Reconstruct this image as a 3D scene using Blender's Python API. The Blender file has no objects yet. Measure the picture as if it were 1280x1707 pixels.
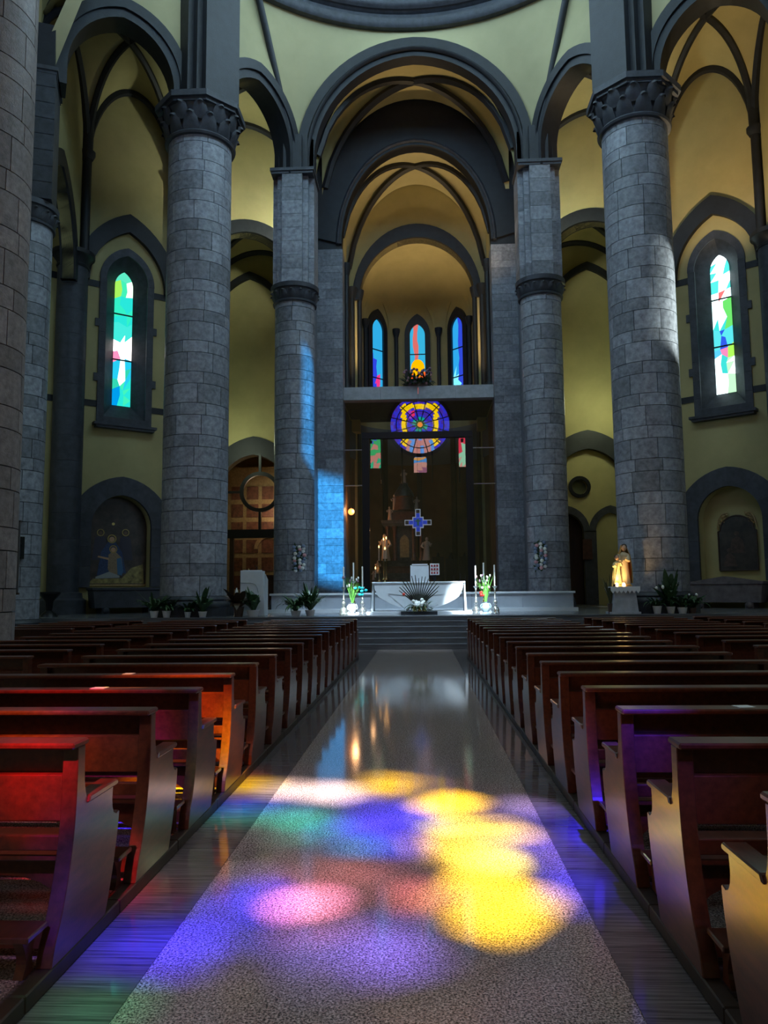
import bpy, bmesh, math, random
from mathutils import Vector, Matrix
from mathutils.geometry import tessellate_polygon
PI = math.pi
rnd = random.Random(7)
sc = bpy.context.scene
COL = sc.collection

# ------------------------------------------------------------------ camera
cam_d = bpy.data.cameras.new('camera'); cam = bpy.data.objects.new('camera', cam_d); COL.objects.link(cam)
cam_d.sensor_fit = 'HORIZONTAL'; cam_d.sensor_width = 36.0; cam_d.lens = 36.0
cam_d.clip_start = .05; cam_d.clip_end = 300
YAW, PITCH, ROLL = math.radians(-2.702), math.radians(5.892), math.radians(-.55)
f = Vector((math.sin(YAW)*math.cos(PITCH), math.cos(YAW)*math.cos(PITCH), math.sin(PITCH)))
r0 = Vector((math.cos(YAW), -math.sin(YAW), 0)); u0 = r0.cross(f)
r = r0*math.cos(ROLL)+u0*math.sin(ROLL); u = -r0*math.sin(ROLL)+u0*math.cos(ROLL)
cam.matrix_world = Matrix(((r.x, u.x, -f.x, .19), (r.y, u.y, -f.y, 0), (r.z, u.z, -f.z, 1.6), (0, 0, 0, 1)))
sc.camera = cam

# ------------------------------------------------------------------ world, sun, exposure
w = bpy.data.worlds.new('sky'); sc.world = w; w.use_nodes = True
bg = w.node_tree.nodes.get('Background') or w.node_tree.nodes.new('ShaderNodeBackground')
bg.inputs[0].default_value = (.55, .75, 1, 1); bg.inputs[1].default_value = 1.0
SUNX, SUNZ = -.094, 1.177                     # sideways and downward run per metre towards the altar
sun_d = bpy.data.lights.new('sun', 'SUN'); sun_d.energy = 80.0; sun_d.angle = math.radians(.9); sun_d.color = (1, .95, .86)
sun = bpy.data.objects.new('sun', sun_d); COL.objects.link(sun)
sun.rotation_euler = Vector((-SUNX, -1, SUNZ)).to_track_quat('Z', 'Y').to_euler()
sun.location = (2, -20, 30)
vs = sc.view_settings
vs.view_transform = 'Standard'; vs.look = 'None'; vs.gamma = 1.0; vs.exposure = 0.0; vs.use_curve_mapping = False
sc.cycles.max_bounces = 8; sc.cycles.diffuse_bounces = 5; sc.cycles.glossy_bounces = 4
sc.cycles.transparent_max_bounces = 12; sc.cycles.caustics_reflective = False; sc.cycles.caustics_refractive = False
sc.cycles.use_denoising = True; sc.cycles.sample_clamp_indirect = 6.0
DRUM_LIGHT = 13.0; ROSE_GLOW = 9.0; SIDE_LIGHT = 4.0

# ------------------------------------------------------------------ helpers
def tag(o, label=None, cat=None, group=None, kind=None):
    if label: o['label'] = label
    if cat: o['category'] = cat
    if group: o['group'] = group
    if kind: o['kind'] = kind
    return o

def thing(name, label, cat, loc=(0, 0, 0), rz=0, group=None, kind=None):
    o = bpy.data.objects.new(name, None); COL.objects.link(o)
    o.empty_display_size = .2
    o.location = loc; o.rotation_euler = (0, 0, rz)
    return tag(o, label, cat, group, kind)

def inst(name, me, parent=None, loc=(0, 0, 0), rz=0, rot=None, scale=None):
    o = bpy.data.objects.new(name, me); COL.objects.link(o)
    o.parent = parent; o.location = loc; o.rotation_euler = rot or (0, 0, rz)
    if scale: o.scale = scale
    return o

class MB:
    def __init__(s): s.v = []; s.f = []
    def add(s, vs_, fs): n = len(s.v); s.v += [tuple(p) for p in vs_]; s.f += [tuple(i+n for i in q) for q in fs]; return s
    def box(s, x0, x1, y0, y1, z0, z1):
        return s.add([(x0, y0, z0), (x1, y0, z0), (x1, y1, z0), (x0, y1, z0), (x0, y0, z1), (x1, y0, z1), (x1, y1, z1), (x0, y1, z1)],
                     [(0, 3, 2, 1), (4, 5, 6, 7), (0, 1, 5, 4), (1, 2, 6, 5), (2, 3, 7, 6), (3, 0, 4, 7)])
    def prism(s, poly, z0, z1):                     # poly in x,y
        n = len(poly); P = [(x, y, z0) for x, y in poly]+[(x, y, z1) for x, y in poly]
        return s.add(P, [tuple(range(n))[::-1], tuple(range(n, 2*n))]+[(i, (i+1) % n, n+(i+1) % n, n+i) for i in range(n)])
    def plate(s, poly, y0, y1):                     # poly in x,z, thickness along y
        n = len(poly); P = [(x, y0, z) for x, z in poly]+[(x, y1, z) for x, z in poly]
        return s.add(P, [tuple(range(n)), tuple(range(n, 2*n))[::-1]]+[(i, n+i, n+(i+1) % n, (i+1) % n) for i in range(n)])
    def side(s, poly, x0, x1):                      # poly in y,z, thickness along x (may be concave)
        n = len(poly); P = [(x0, a, b) for a, b in poly]+[(x1, a, b) for a, b in poly]
        return s.add(P, [tuple(range(n)), tuple(range(n, 2*n))[::-1]]+[(i, n+i, n+(i+1) % n, (i+1) % n) for i in range(n)])
    def lathe(s, prof, seg=16, c=(0, 0, 0), a0=0, a1=2*PI):
        full = abs(a1-a0-2*PI) < 1e-6; m = seg if full else seg+1
        P = []
        for k in range(m):
            a = a0+(a1-a0)*k/seg
            P += [(c[0]+q*math.cos(a), c[1]+q*math.sin(a), c[2]+z) for q, z in prof]
        n = len(prof); F = []
        for k in range(seg):
            k2 = (k+1) % m
            F += [(k*n+i, k2*n+i, k2*n+i+1, k*n+i+1) for i in range(n-1)]
        return s.add(P, F)
    def tube(s, pts, rad, n=6, cap=True):
        pts = [Vector(p) for p in pts]; P = []
        rads = rad if isinstance(rad, (list, tuple)) else [rad]*len(pts)
        nv = None
        for i, p in enumerate(pts):
            t = (pts[min(i+1, len(pts)-1)]-pts[max(i-1, 0)]).normalized()
            if nv is None:
                nv = t.cross(Vector((0, 0, 1))) if abs(t.z) < .9 else t.cross(Vector((0, 1, 0)))
            nv = (nv-t*nv.dot(t)).normalized(); b = t.cross(nv)
            for k in range(n):
                a = 2*PI*(k+.5)/n
                P.append(p+(nv*math.cos(a)+b*math.sin(a))*rads[i])
        F = [(i*n+k, i*n+(k+1) % n, (i+1)*n+(k+1) % n, (i+1)*n+k) for i in range(len(pts)-1) for k in range(n)]
        if cap: F += [tuple(range(n))[::-1], tuple(range((len(pts)-1)*n, len(pts)*n))]
        return s.add(P, F)
    def ball(s, c, rx, ry=None, rz=None, seg=8, rings=6):
        ry = ry or rx; rz = rz or rx; P = [(c[0], c[1], c[2]-rz)]
        for i in range(1, rings):
            t = -PI/2+PI*i/rings
            P += [(c[0]+rx*math.cos(t)*math.cos(2*PI*k/seg), c[1]+ry*math.cos(t)*math.sin(2*PI*k/seg), c[2]+rz*math.sin(t)) for k in range(seg)]
        P.append((c[0], c[1], c[2]+rz)); F = []
        for k in range(seg):
            F.append((0, 1+(k+1) % seg, 1+k)); F.append((len(P)-1, len(P)-1-seg+k, len(P)-1-seg+(k+1) % seg))
            for i in range(rings-2): a = 1+i*seg; F.append((a+k, a+(k+1) % seg, a+seg+(k+1) % seg, a+seg+k))
        return s.add(P, F)
    def grid(s, fn, nu, nv):
        P = [fn(i/nu, j/nv) for j in range(nv+1) for i in range(nu+1)]
        return s.add(P, [(j*(nu+1)+i, j*(nu+1)+i+1, (j+1)*(nu+1)+i+1, (j+1)*(nu+1)+i) for j in range(nv) for i in range(nu)])
    def me(s, name, mat, smooth=None, recalc=True, bevel=0):
        me = bpy.data.meshes.new(name); me.from_pydata(s.v, [], s.f)
        if recalc or bevel:
            bm = bmesh.new(); bm.from_mesh(me)
            if bevel: bmesh.ops.bevel(bm, geom=[e for e in bm.edges if len(e.link_faces) == 2 and e.calc_face_angle(0) > .6], offset=bevel, segments=1, affect='EDGES')
            bmesh.ops.recalc_face_normals(bm, faces=bm.faces); bm.to_mesh(me); bm.free()
        me.materials.append(mat)
        if smooth:
            for p in me.polygons: p.use_smooth = True
            me.set_sharp_from_angle(angle=math.radians(smooth))
        return me
    def build(s, name, mat, parent=None, smooth=None, loc=(0, 0, 0), rz=0, bevel=0, recalc=True):
        return inst(name, s.me(name, mat, smooth, recalc, bevel), parent, loc, rz)

def struct(o): o['kind'] = 'structure'; return o

def arch(a, spring, apex, n=12, x0=0):
    """points of a (pointed) arch from left springing to right springing"""
    h = apex-spring
    if h <= a*1.001:
        return [(x0-a*math.cos(PI*k/(2*n)), spring+h*math.sin(PI*k/(2*n))) for k in range(2*n+1)]
    c = (h*h-a*a)/(2*a); R = a+c; t = math.acos(c/R)
    left = [(x0+c-R*math.cos(t*k/n), spring+R*math.sin(t*k/n)) for k in range(n+1)]
    return left+[(2*x0-x, z) for x, z in left[-2::-1]]

def earch(a, spring, apex, n=12, x0=0):
    h = apex-spring
    return [(x0-a*math.cos(PI*k/(2*n)), spring+h*math.sin(PI*k/(2*n))) for k in range(2*n+1)]

def sarch(a, base, spring, apex, n=12, x0=0):
    """stilted arch, a touch pointed"""
    p, e = arch(a, spring, apex, n, x0), earch(a, spring, apex, n, x0)
    return [(x0-a, base)]+[(p[k][0]*.68+e[k][0]*.32, p[k][1]*.68+e[k][1]*.32) for k in range(len(p))]+[(x0+a, base)]

def opening(a, base, spring, apex, n=12, x0=0):
    return [(x0-a, base)]+arch(a, spring, apex, n, x0)+[(x0+a, base)]

def holed(outer, holes, y0, y1, mb=None):
    """slab in x,z with holes, between y0 and y1"""
    mb = mb or MB(); loops = [outer]+holes
    tri = tessellate_polygon([[Vector((x, z, 0)) for x, z in l] for l in loops])
    flat = [p for l in loops for p in l]; n = len(flat)
    P = [(x, y0, z) for x, z in flat]+[(x, y1, z) for x, z in flat]
    F = [tuple(t) for t in tri]+[tuple(i+n for i in t[::-1]) for t in tri]
    k = 0
    for l in loops:
        m = len(l)
        F += [(k+i, k+(i+1) % m, n+k+(i+1) % m, n+k+i) for i in range(m)]; k += m
    return mb.add(P, F)

def ring(inner, outer, y0, y1, mb=None):
    """band between two open curves with equally many points, thick along y"""
    mb = mb or MB(); n = len(inner)
    P = [(x, y0, z) for x, z in inner]+[(x, y0, z) for x, z in outer]+[(x, y1, z) for x, z in inner]+[(x, y1, z) for x, z in outer]
    F = []
    for i in range(n-1):
        F += [(i, i+1, n+i+1, n+i), (2*n+i, 3*n+i, 3*n+i+1, 2*n+i+1), (i, 2*n+i, 2*n+i+1, i+1), (n+i, n+i+1, 3*n+i+1, 3*n+i)]
    F += [(0, n, 3*n, 2*n), (n-1, 2*n+n-1, 4*n-1, 2*n-1)]
    return mb.add(P, F)

# ------------------------------------------------------------------ materials
MATS = {}
def mat(name, col, rough=.6, metal=0, var=None, rndv=0, bump=None, coat=0, emit=None, spec=.5, trans=0, sss=0):
    if name in MATS: return MATS[name]
    m = bpy.data.materials.new(name); m.use_nodes = True; nt = m.node_tree; L = nt.links
    b = nt.nodes['Principled BSDF']; c = (*col, 1)
    b.inputs['Base Color'].default_value = c; b.inputs['Roughness'].default_value = rough; b.inputs['Metallic'].default_value = metal
    b.inputs['Specular IOR Level'].default_value = spec; b.inputs['Coat Weight'].default_value = coat; b.inputs['Coat Roughness'].default_value = .12
    if trans: b.inputs['Transmission Weight'].default_value = trans
    if emit: b.inputs['Emission Color'].default_value = (*emit[0], 1); b.inputs['Emission Strength'].default_value = emit[1]
    geo = nt.nodes.new('ShaderNodeNewGeometry') if (var or bump) else None
    last = None
    if var:                                        # var = (scale, low, high[, xyz stretch])
        src = geo.outputs['Position']
        if len(var) > 3:
            mp = nt.nodes.new('ShaderNodeMapping'); mp.inputs['Scale'].default_value = var[3]; L.new(src, mp.inputs[0]); src = mp.outputs[0]
        n = nt.nodes.new('ShaderNodeTexNoise'); n.inputs['Scale'].default_value = var[0]; n.inputs['Detail'].default_value = 6; n.inputs['Roughness'].default_value = .62
        L.new(src, n.inputs['Vector'])
        mr = nt.nodes.new('ShaderNodeMapRange'); mr.inputs[1].default_value = .3; mr.inputs[2].default_value = .7; mr.inputs[3].default_value = var[1]; mr.inputs[4].default_value = var[2]
        L.new(n.outputs[0], mr.inputs[0]); last = mr.outputs[0]
    if rndv:
        oi = nt.nodes.new('ShaderNodeObjectInfo'); mr = nt.nodes.new('ShaderNodeMapRange')
        mr.inputs[3].default_value = 1-rndv; mr.inputs[4].default_value = 1+rndv; L.new(oi.outputs['Random'], mr.inputs[0])
        if last:
            mm = nt.nodes.new('ShaderNodeMath'); mm.operation = 'MULTIPLY'; L.new(last, mm.inputs[0]); L.new(mr.outputs[0], mm.inputs[1]); last = mm.outputs[0]
        else: last = mr.outputs[0]
    if last:
        vm = nt.nodes.new('ShaderNodeVectorMath'); vm.operation = 'SCALE'; vm.inputs[0].default_value = col
        L.new(last, vm.inputs['Scale']); L.new(vm.outputs[0], b.inputs['Base Color'])
    if bump:                                       # (scale, strength, distance)
        n = nt.nodes.new('ShaderNodeTexNoise'); n.inputs['Scale'].default_value = bump[0]; n.inputs['Detail'].default_value = 5; L.new(geo.outputs['Position'], n.inputs['Vector'])
        bp = nt.nodes.new('ShaderNodeBump'); bp.inputs['Strength'].default_value = bump[1]; bp.inputs['Distance'].default_value = bump[2]
        L.new(n.outputs[0], bp.inputs['Height']); L.new(bp.outputs[0], b.inputs['Normal'])
    MATS[name] = m
    return m

def glow(col, e, through=0.0, tint=None):
    """daylit stained glass: it glows; with 'through' the sun also passes, tinted"""
    key = 'glass_%d_%d_%d_%d_%d' % (col[0]*99, col[1]*99, col[2]*99, e*10, through*10)+(('_%d_%d_%d' % tuple(c*1000 for c in tint)) if tint else '')
    if key in MATS: return MATS[key]
    m = bpy.data.materials.new(key); m.use_nodes = True; nt = m.node_tree; nt.nodes.clear()
    o = nt.nodes.new('ShaderNodeOutputMaterial'); em = nt.nodes.new('ShaderNodeEmission')
    em.inputs[0].default_value = (*col, 1); em.inputs[1].default_value = e
    if through:
        tr = nt.nodes.new('ShaderNodeBsdfTransparent'); tr.inputs[0].default_value = (*[min(1, c*through) for c in (tint or col)], 1)
        ad = nt.nodes.new('ShaderNodeAddShader'); nt.links.new(em.outputs[0], ad.inputs[0]); nt.links.new(tr.outputs[0], ad.inputs[1]); nt.links.new(ad.outputs[0], o.inputs[0])
    else: nt.links.new(em.outputs[0], o.inputs[0])
    MATS[key] = m
    return m

def granite():
    m = bpy.data.materials.new('speckled_granite'); m.use_nodes = True; nt = m.node_tree; L = nt.links; b = nt.nodes['Principled BSDF']
    g = nt.nodes.new('ShaderNodeNewGeometry')
    n1 = nt.nodes.new('ShaderNodeTexNoise'); n1.inputs['Scale'].default_value = 98; n1.inputs['Detail'].default_value = 4; n1.inputs['Roughness'].default_value = .7
    n2 = nt.nodes.new('ShaderNodeTexVoronoi'); n2.inputs['Scale'].default_value = 120
    for n in (n1, n2): L.new(g.outputs['Position'], n.inputs['Vector'])
    rp = nt.nodes.new('ShaderNodeValToRGB'); e = rp.color_ramp.elements
    e[0].position = .41; e[0].color = (.085, .072, .07, 1); e[1].position = .59; e[1].color = (.74, .575, .53, 1)
    x = e.new(.49); x.color = (.36, .285, .265, 1)
    L.new(n1.outputs[0], rp.inputs[0])
    mx = nt.nodes.new('ShaderNodeMixRGB'); mx.blend_type = 'OVERLAY'; mx.inputs[0].default_value = .45
    L.new(rp.outputs[0], mx.inputs[1]); bw = nt.nodes.new('ShaderNodeRGBToBW'); L.new(n2.outputs['Color'], bw.inputs[0]); L.new(bw.outputs[0], mx.inputs[2])
    L.new(mx.outputs[0], b.inputs['Base Color'])
    b.inputs['Roughness'].default_value = .085; b.inputs['Specular IOR Level'].default_value = .6
    return m

STONE = mat('grey_granite_blocks', (.275, .29, .335), .42, var=(7, .55, 1.35), rndv=.26, bump=(38, .35, .02))
STONE2 = mat('grey_pier_blocks', (.25, .265, .31), .45, var=(7, .55, 1.35), rndv=.26, bump=(38, .35, .02))
PINKST = mat('pinkish_granite_blocks', (.30, .245, .235), .5, var=(9, .62, 1.25), rndv=.2, bump=(38, .35, .02))
MORTAR = mat('dark_mortar', (.045, .047, .056), .9)
DARK = mat('dark_slate_trim', (.014, .016, .022), .55, var=(3.5, .7, 1.3), bump=(30, .25, .015))
DARK2 = mat('dark_grey_stone', (.052, .057, .073), .55, var=(4, .65, 1.3), rndv=.15, bump=(30, .3, .015))
YEL = mat('yellow_plaster', (.50, .435, .205), .85, var=(.6, .86, 1.12), bump=(60, .08, .01))
CEIL = mat('cream_yellow_plaster', (.46, .415, .235), .85, var=(.5, .88, 1.1))
WOOD = mat('dark_red_varnished_wood', (.105, .026, .012), .3, var=(5, .6, 1.4, (6, 1.2, 6)), rndv=.12, coat=.35, bump=(70, .06, .004))
WOODD = mat('dark_brown_wood', (.045, .022, .013), .45, var=(8, .6, 1.4, (1, 1, .2)))
GRAN = granite()
BAND = mat('striated_grey_marble', (.125, .105, .108), .085, var=(1, .35, 2.0, (2.2, 75, 1)), spec=.6)
STEP = mat('dark_step_stone', (.16, .165, .18), .22, var=(1.5, .65, 1.35, (1, 14, 22)))
WHITE = mat('white_marble', (.72, .75, .79), .32, var=(2.5, .9, 1.06))
PALE = mat('pale_grey_stone', (.42, .44, .48), .5, var=(5, .8, 1.15), bump=(30, .2, .01))
BLACK = mat('black_iron', (.012, .013, .016), .4, metal=.3)
GOLD = mat('gilded_wood', (.42, .29, .13), .45, metal=.2, var=(12, .7, 1.2))
BRASS = mat('brass', (.75, .55, .24), .25, metal=1)
SILVER = mat('silvered_metal', (.8, .8, .78), .22, metal=.9)
WAX = mat('white_wax', (.85, .83, .76), .4)
FLAME = mat('flame', (1, .6, .2), .5, emit=((1, .5, .14), 14))
LEAF = mat('dark_green_leaf', (.035, .085, .03), .4, var=(14, .6, 1.4))
LEAF2 = mat('fresh_green_stem', (.13, .42, .06), .45, var=(14, .7, 1.3))
CERAM = mat('white_glazed_pot', (.72, .73, .75), .25)
# ------------------------------------------------------------------ the setting
XC, PZ = .18, .88                 # axis of the building, height of the presbytery floor
DCX, DCY, DR, DZ = XC, 19.15, 8.65, 23.3   # dome ring
SIDE = {-1: 'left', 1: 'right'}
fl = struct(MB().box(-18, 18, -10, 22.6, -.3, -.006).build('floor', GRAN))
JY = 7.51
for k in range(-4, 7):
    y0, y1 = JY+2.45*k+.003, min(21.32, JY+2.45*(k+1)-.003)
    if y0 > 21: break
    MB().box(-.997, .997, y0, y1, -.03, 0).build('granite_slab', GRAN, fl)
    for sg in (-1, 1):
        for h in (0, 1):
            a, b = y0+h*1.225, y0+h*1.225+1.219
            MB().box(min(sg*1.003, sg*1.497), max(sg*1.003, sg*1.497), a, min(b, 21.32), -.03, 0).build('marble_slab', BAND, fl)
        for q in range(3):
            xa, xb = 1.503+q*2.1, 1.503+q*2.1+2.094
            MB().box(min(sg*xa, sg*xb), max(sg*xa, sg*xb), y0, y1, -.03, 0).build('granite_slab', GRAN, fl)
pf = struct(MB().box(-18, 18, 22.6, 44, -.3, PZ).build('floor_presbytery', STEP))
for k in range(5):
    MB().box(-9, 9, 21.32+.256*k, 22.6, PZ/6*k+.001, PZ/6*(k+1)-.012).build('step', STEP, pf)
    MB().box(-9, 9, 21.30+.256*k, 22.6, PZ/6*(k+1)-.012, PZ/6*(k+1)).build('step_nosing', STEP, pf)
MB().box(-9, 9, 22.57, 22.62, PZ-.03, PZ+.001).build('step_nosing', STEP, pf)

# outer shell: rear wall with the rose, side walls, far wall, ceiling with the dome opening
ROSE = (XC+.12, 17.6, 2.85)
circ = [(ROSE[0]+ROSE[2]*math.cos(2*PI*k/48), ROSE[1]+ROSE[2]*math.sin(2*PI*k/48)) for k in range(48)]
RL = [opening(.5, 13.4, 15.9, 16.6, 6, XC+sx) for sx in (-4.2, 4.3)]+[opening(.62, 12.9, 14.2, 14.6, 6, XC+.1)]
struct(holed([(-18, 0), (18, 0), (18, 24.5), (-18, 24.5)], [circ]+RL, -10.15, -10).build('wall_rear', YEL))
for sg in (-1, 1):
    struct(MB().box(min(sg*18, sg*18.4), max(sg*18, sg*18.4), -10.6, 44, -.3, 24.5).build('wall_'+SIDE[sg], YEL))
struct(MB().box(-18, 18, 44, 44.4, -.3, 24.5).build('wall_far', YEL))
SUN_SLOT = [(8.45, 9.7), (9.55, 9.7), (9.55, 12.9), (8.45, 12.9)]   # added roof slot passing sun to the right great column
mb = holed([(-18.4, -10.6), (18.4, -10.6), (18.4, 44.4), (-18.4, 44.4)], [[(DCX+DR*math.cos(2*PI*k/64), DCY+DR*math.sin(2*PI*k/64)) for k in range(64)], SUN_SLOT], 24.5, 24.9)
mb.v = [(x, z, y) for x, y, z in mb.v]
struct(mb.build('ceiling', CEIL))


# dome: moulded ring, drum with windows, cap
DM = thing('dome', 'great dome ring with dark moulded cornice above the crossing', 'dome', (DCX, DCY, DZ))
DM['kind'] = 'structure'
MB().lathe([(DR+.3, 0), (DR-.12, 0), (DR-.2, .1), (DR-.2, .34), (DR-.05, .42), (DR-.05, .6), (DR-.32, .74), (DR-.38, .86), (DR-.38, 1.1), (DR+.05, 1.15), (DR+.05, 1.6), (DR+.3, 1.6)], 96).build('ring_cornice', DARK2, DM, smooth=40)
for k in range(3):
    MB().tube([((DR-.2+.0*k)*math.cos(a*PI/48), (DR-.2)*math.sin(a*PI/48), .72) for a in range(97)], .05, cap=False).build('bead_moulding', DARK, DM, smooth=50) if k == 0 else None
NW = 16
wz0, wz1, wa = 2.6, 6.8, .11
mb = MB(); lev = [1.5, wz0, wz1, 8.4]
for k in range(NW):
    ac = 2*PI*(k+.5)/NW
    cuts = [ac-PI/NW, ac-wa, ac+wa, ac+PI/NW]
    for i in range(3):
        for j in range(3):
            if i == 1 and j == 1: continue
            n = 4
            for q in range(n):
                a0, a1 = [cuts[i]+(cuts[i+1]-cuts[i])*(q+t)/n for t in (0, 1)]
                mb.add([(DR*math.cos(a), DR*math.sin(a), z) for a, z in ((a0, lev[j]), (a1, lev[j]), (a1, lev[j+1]), (a0, lev[j+1]))], [(0, 1, 2, 3)])
mb.build('drum', CEIL, DM, smooth=40, recalc=False)
MB().lathe([(DR+.06, 8.2), (DR+.05, 8.45)]+[(DR*math.cos(t*PI/20), 8.4+5*math.sin(t*PI/20)) for t in range(1, 10)]+[(.01, 13.4)], 64).build('cap', CEIL, DM, smooth=60)
DAY = (.50, .76, 1.0)
for k in range(NW):
    ac = 2*PI*(k+.5)/NW
    MB().grid(lambda u_, v_: (DR*math.cos(ac+(2*u_-1)*wa*1.002), DR*math.sin(ac+(2*u_-1)*wa*1.002), wz0-.004+(wz1-wz0+.008)*v_), 4, 1).build('drum_window', glow(DAY, DRUM_LIGHT) if k != 11 else glow((.04, .42, 1.0), DRUM_LIGHT*.6, .22), DM, recalc=False)

# ------------------------------------------------------------------ stone-block columns
BLK = {}
def block_mesh(rad, nb, h, m):
    key = (rad, nb, h, m.name)
    if key not in BLK:
        g = .009/rad; n = 5; a0, a1 = g, 2*PI/nb-g; mb = MB(); P = []; z0, z1 = .009, h-.009
        for i in range(n+1):
            a = a0+(a1-a0)*i/n; c, s_ = math.cos(a), math.sin(a)
            P += [(rad*c, rad*s_, z0), (rad*c, rad*s_, z1), ((rad-.14)*c, (rad-.14)*s_, z1), ((rad-.14)*c, (rad-.14)*s_, z0)]
        F = []
        for i in range(n):
            for k in range(4): F.append((4*i+k, 4*i+4+k, 4*i+4+(k+1) % 4, 4*i+(k+1) % 4))
        F += [(0, 1, 2, 3), (4*n, 4*n+3, 4*n+2, 4*n+1)]
        BLK[key] = mb.add(P, F).me('stone_block', m, smooth=35)
    return BLK[key]

def leaf_mesh(w_, h_, d_):
    """one curled capital leaf, standing at the origin and bowing towards -y"""
    def fn(u_, v_):
        x = (u_-.5)*w_*(1-.55*v_**2); bow = math.sin(v_*PI*.62)*d_+max(0, v_-.7)*d_*1.9
        return (x, -bow*(1-.5*(2*u_-1)**2)-.02, h_*(v_ if v_ < .85 else .85-(v_-.85)*.9))
    return MB().grid(fn, 4, 8)
LF = {'b': leaf_mesh(.52, .62, .2).me('capital_leaf', DARK2, smooth=60), 's': leaf_mesh(.32, .36, .12).me('capital_leaf', DARK2, smooth=60)}

def column(name, label, x, y, rad, nb, zb, zs0, zc0, zc1, m, big, hs=(.62, .38)):
    t = thing(name, label, 'column', (x, y, zb))
    MB().prism([(rad*1.24*math.cos(PI/8+k*PI/4), rad*1.24*math.sin(PI/8+k*PI/4)) for k in range(8)], 0, .28).build('plinth', DARK2, t)
    hb = zs0-zb
    MB().lathe([(.1, .28), (rad*1.17, .28), (rad*1.18, .34), (rad*1.15, .42), (rad*1.1, .46), (rad*1.08, hb-.14), (rad*1.11, hb-.1), (rad*1.06, hb-.03), (rad*1.0, hb), (.1, hb)], 40).build('base_moulding', DARK2, t, smooth=40)
    MB().lathe([(rad-.05, hb-.02), (rad-.05, zc0-zb+.02)], 40).build('core', MORTAR, t, smooth=60, recalc=False)
    z = zs0; k = 0
    while z < zc0-.05:
        h = hs[k % 2]
        if z+h > zc0-.12: h = zc0-z
        h = round(h, 3); me = block_mesh(rad, nb, h, m); off = rnd.uniform(0, 2*PI)
        for q in range(nb):
            inst('stone_block', me, t, (0, 0, z-zb), off+2*PI*q/nb)
        z += h; k += 1
    H = zc1-zc0; cz = zc0-zb
    if big:
        cb = MB().lathe([(rad*.97, 0), (rad*1.1, .0), (rad*1.13, .06), (rad*1.08, .13), (rad*1.0, .15), (rad*1.02, .6), (rad*1.2, H-.32), (rad*.9, H-.32)], 40, (0, 0, cz)).build('capital_bell', DARK2, t, smooth=40)
        MB().prism([(rad*1.36*math.cos(PI/8+q*PI/4), rad*1.36*math.sin(PI/8+q*PI/4)) for q in range(8)], cz+H-.32, cz+H-.2).prism([(rad*1.45*math.cos(PI/8+q*PI/4), rad*1.45*math.sin(PI/8+q*PI/4)) for q in range(8)], cz+H-.2, cz+H).build('abacus', DARK2, t)
        for tier, (n, zz, rr) in enumerate(((12, .16, 1.0), (12, .48, 1.08))):
            for q in range(n):
                a = 2*PI*(q+.5*tier)/n
                inst('capital_leaf', LF['b'], cb, (rad*rr*math.cos(a), rad*rr*math.sin(a), cz+zz), a+PI/2)
    else:
        cb = MB().lathe([(rad*.97, 0), (rad*1.09, 0), (rad*1.11, .05), (rad*1.06, .09), (rad*1.0, .1), (rad*1.12, H-.2), (rad*1.2, H-.18), (rad*1.22, H-.02), (rad*.9, H)], 40, (0, 0, cz)).build('capital_bell', DARK2, t, smooth=40)
        for q in range(16):
            a = 2*PI*q/16
            inst('capital_leaf', LF['s'], cb, (rad*1.0*math.cos(a), rad*1.0*math.sin(a), cz+.12), a+PI/2)
    return t

def pier_plan(w_, d_, e):
    """cross-shaped pier plan with small re-entrant fillets"""
    a, b = w_/2, d_/2
    return [(-a, -b+e), (-a+e*.5, -b+e), (-a+e*.5, -b+e*.5), (-a+e, -b+e*.5), (-a+e, -b), (a-e, -b), (a-e, -b+e*.5), (a-e*.5, -b+e*.5), (a-e*.5, -b+e), (a, -b+e), (a, b), (-a, b)]

CB, CI, CO = (7.18, 24.1), (4.62, 28.0), (11.75, 21.65)
for sg in (-1, 1):
    sd = SIDE[sg]
    tB = column('great_column', 'massive round grey granite column %s of the altar with leaf capital' % sd, XC+sg*CB[0], CB[1], 1.03, 8, PZ, 1.5, 16.35, 17.65, STONE, True)
    tI = column('round_column', 'slimmer round grey granite column on the %s side of the chancel arch' % sd, XC+sg*CI[0], CI[1], .75, 6, PZ, 1.45, 12.35, 13.05, STONE, False, (.56, .36))
    tO = column('round_column', 'round grey granite column at the outer %s end of the side arcade' % sd, XC+sg*CO[0], CO[1], .75, 6, 0, .9, 12.55, 13.25, STONE2, False, (.56, .36))
    # piers above the capitals
    MB().prism(pier_plan(1.78, 1.78, .42), 17.65-PZ, 24.4-PZ).build('upper_pier', DARK, tB, rz=sg*math.radians(38))
    me = MB().prism(pier_plan(1.56, 1.5, .4), .006, .524).me('stone_block', STONE2)
    meO = MB().prism(pier_plan(1.56, 1.5, .4), .006, .524).me('stone_block', DARK2)
    for q in range(8):
        inst('stone_block', me, tI, (0, 0, 13.05-PZ+.53*q)); inst('stone_block', meO, tO, (0, 0, 13.25+.5*q), sg*1.2)
    imp = [(1.75*math.cos(a), 1.6*math.sin(a)) for a in (PI*.25, PI*.75, PI*1.25, PI*1.75)]
    for t, zt in ((tI, 17.28-PZ), (tO, 17.2)):
        MB().box(-.79, .79, -.77, .77, zt, zt+.1).box(-.83, .83, -.81, .81, zt+.1, zt+.22).build('impost', DARK2, t, rz=0 if t is tI else sg*1.2)
        MB().prism(pier_plan(1.5, 1.4, .4), zt+.26, zt+1.6).build('springer', DARK, t, rz=0 if t is tI else sg*1.2)
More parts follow.
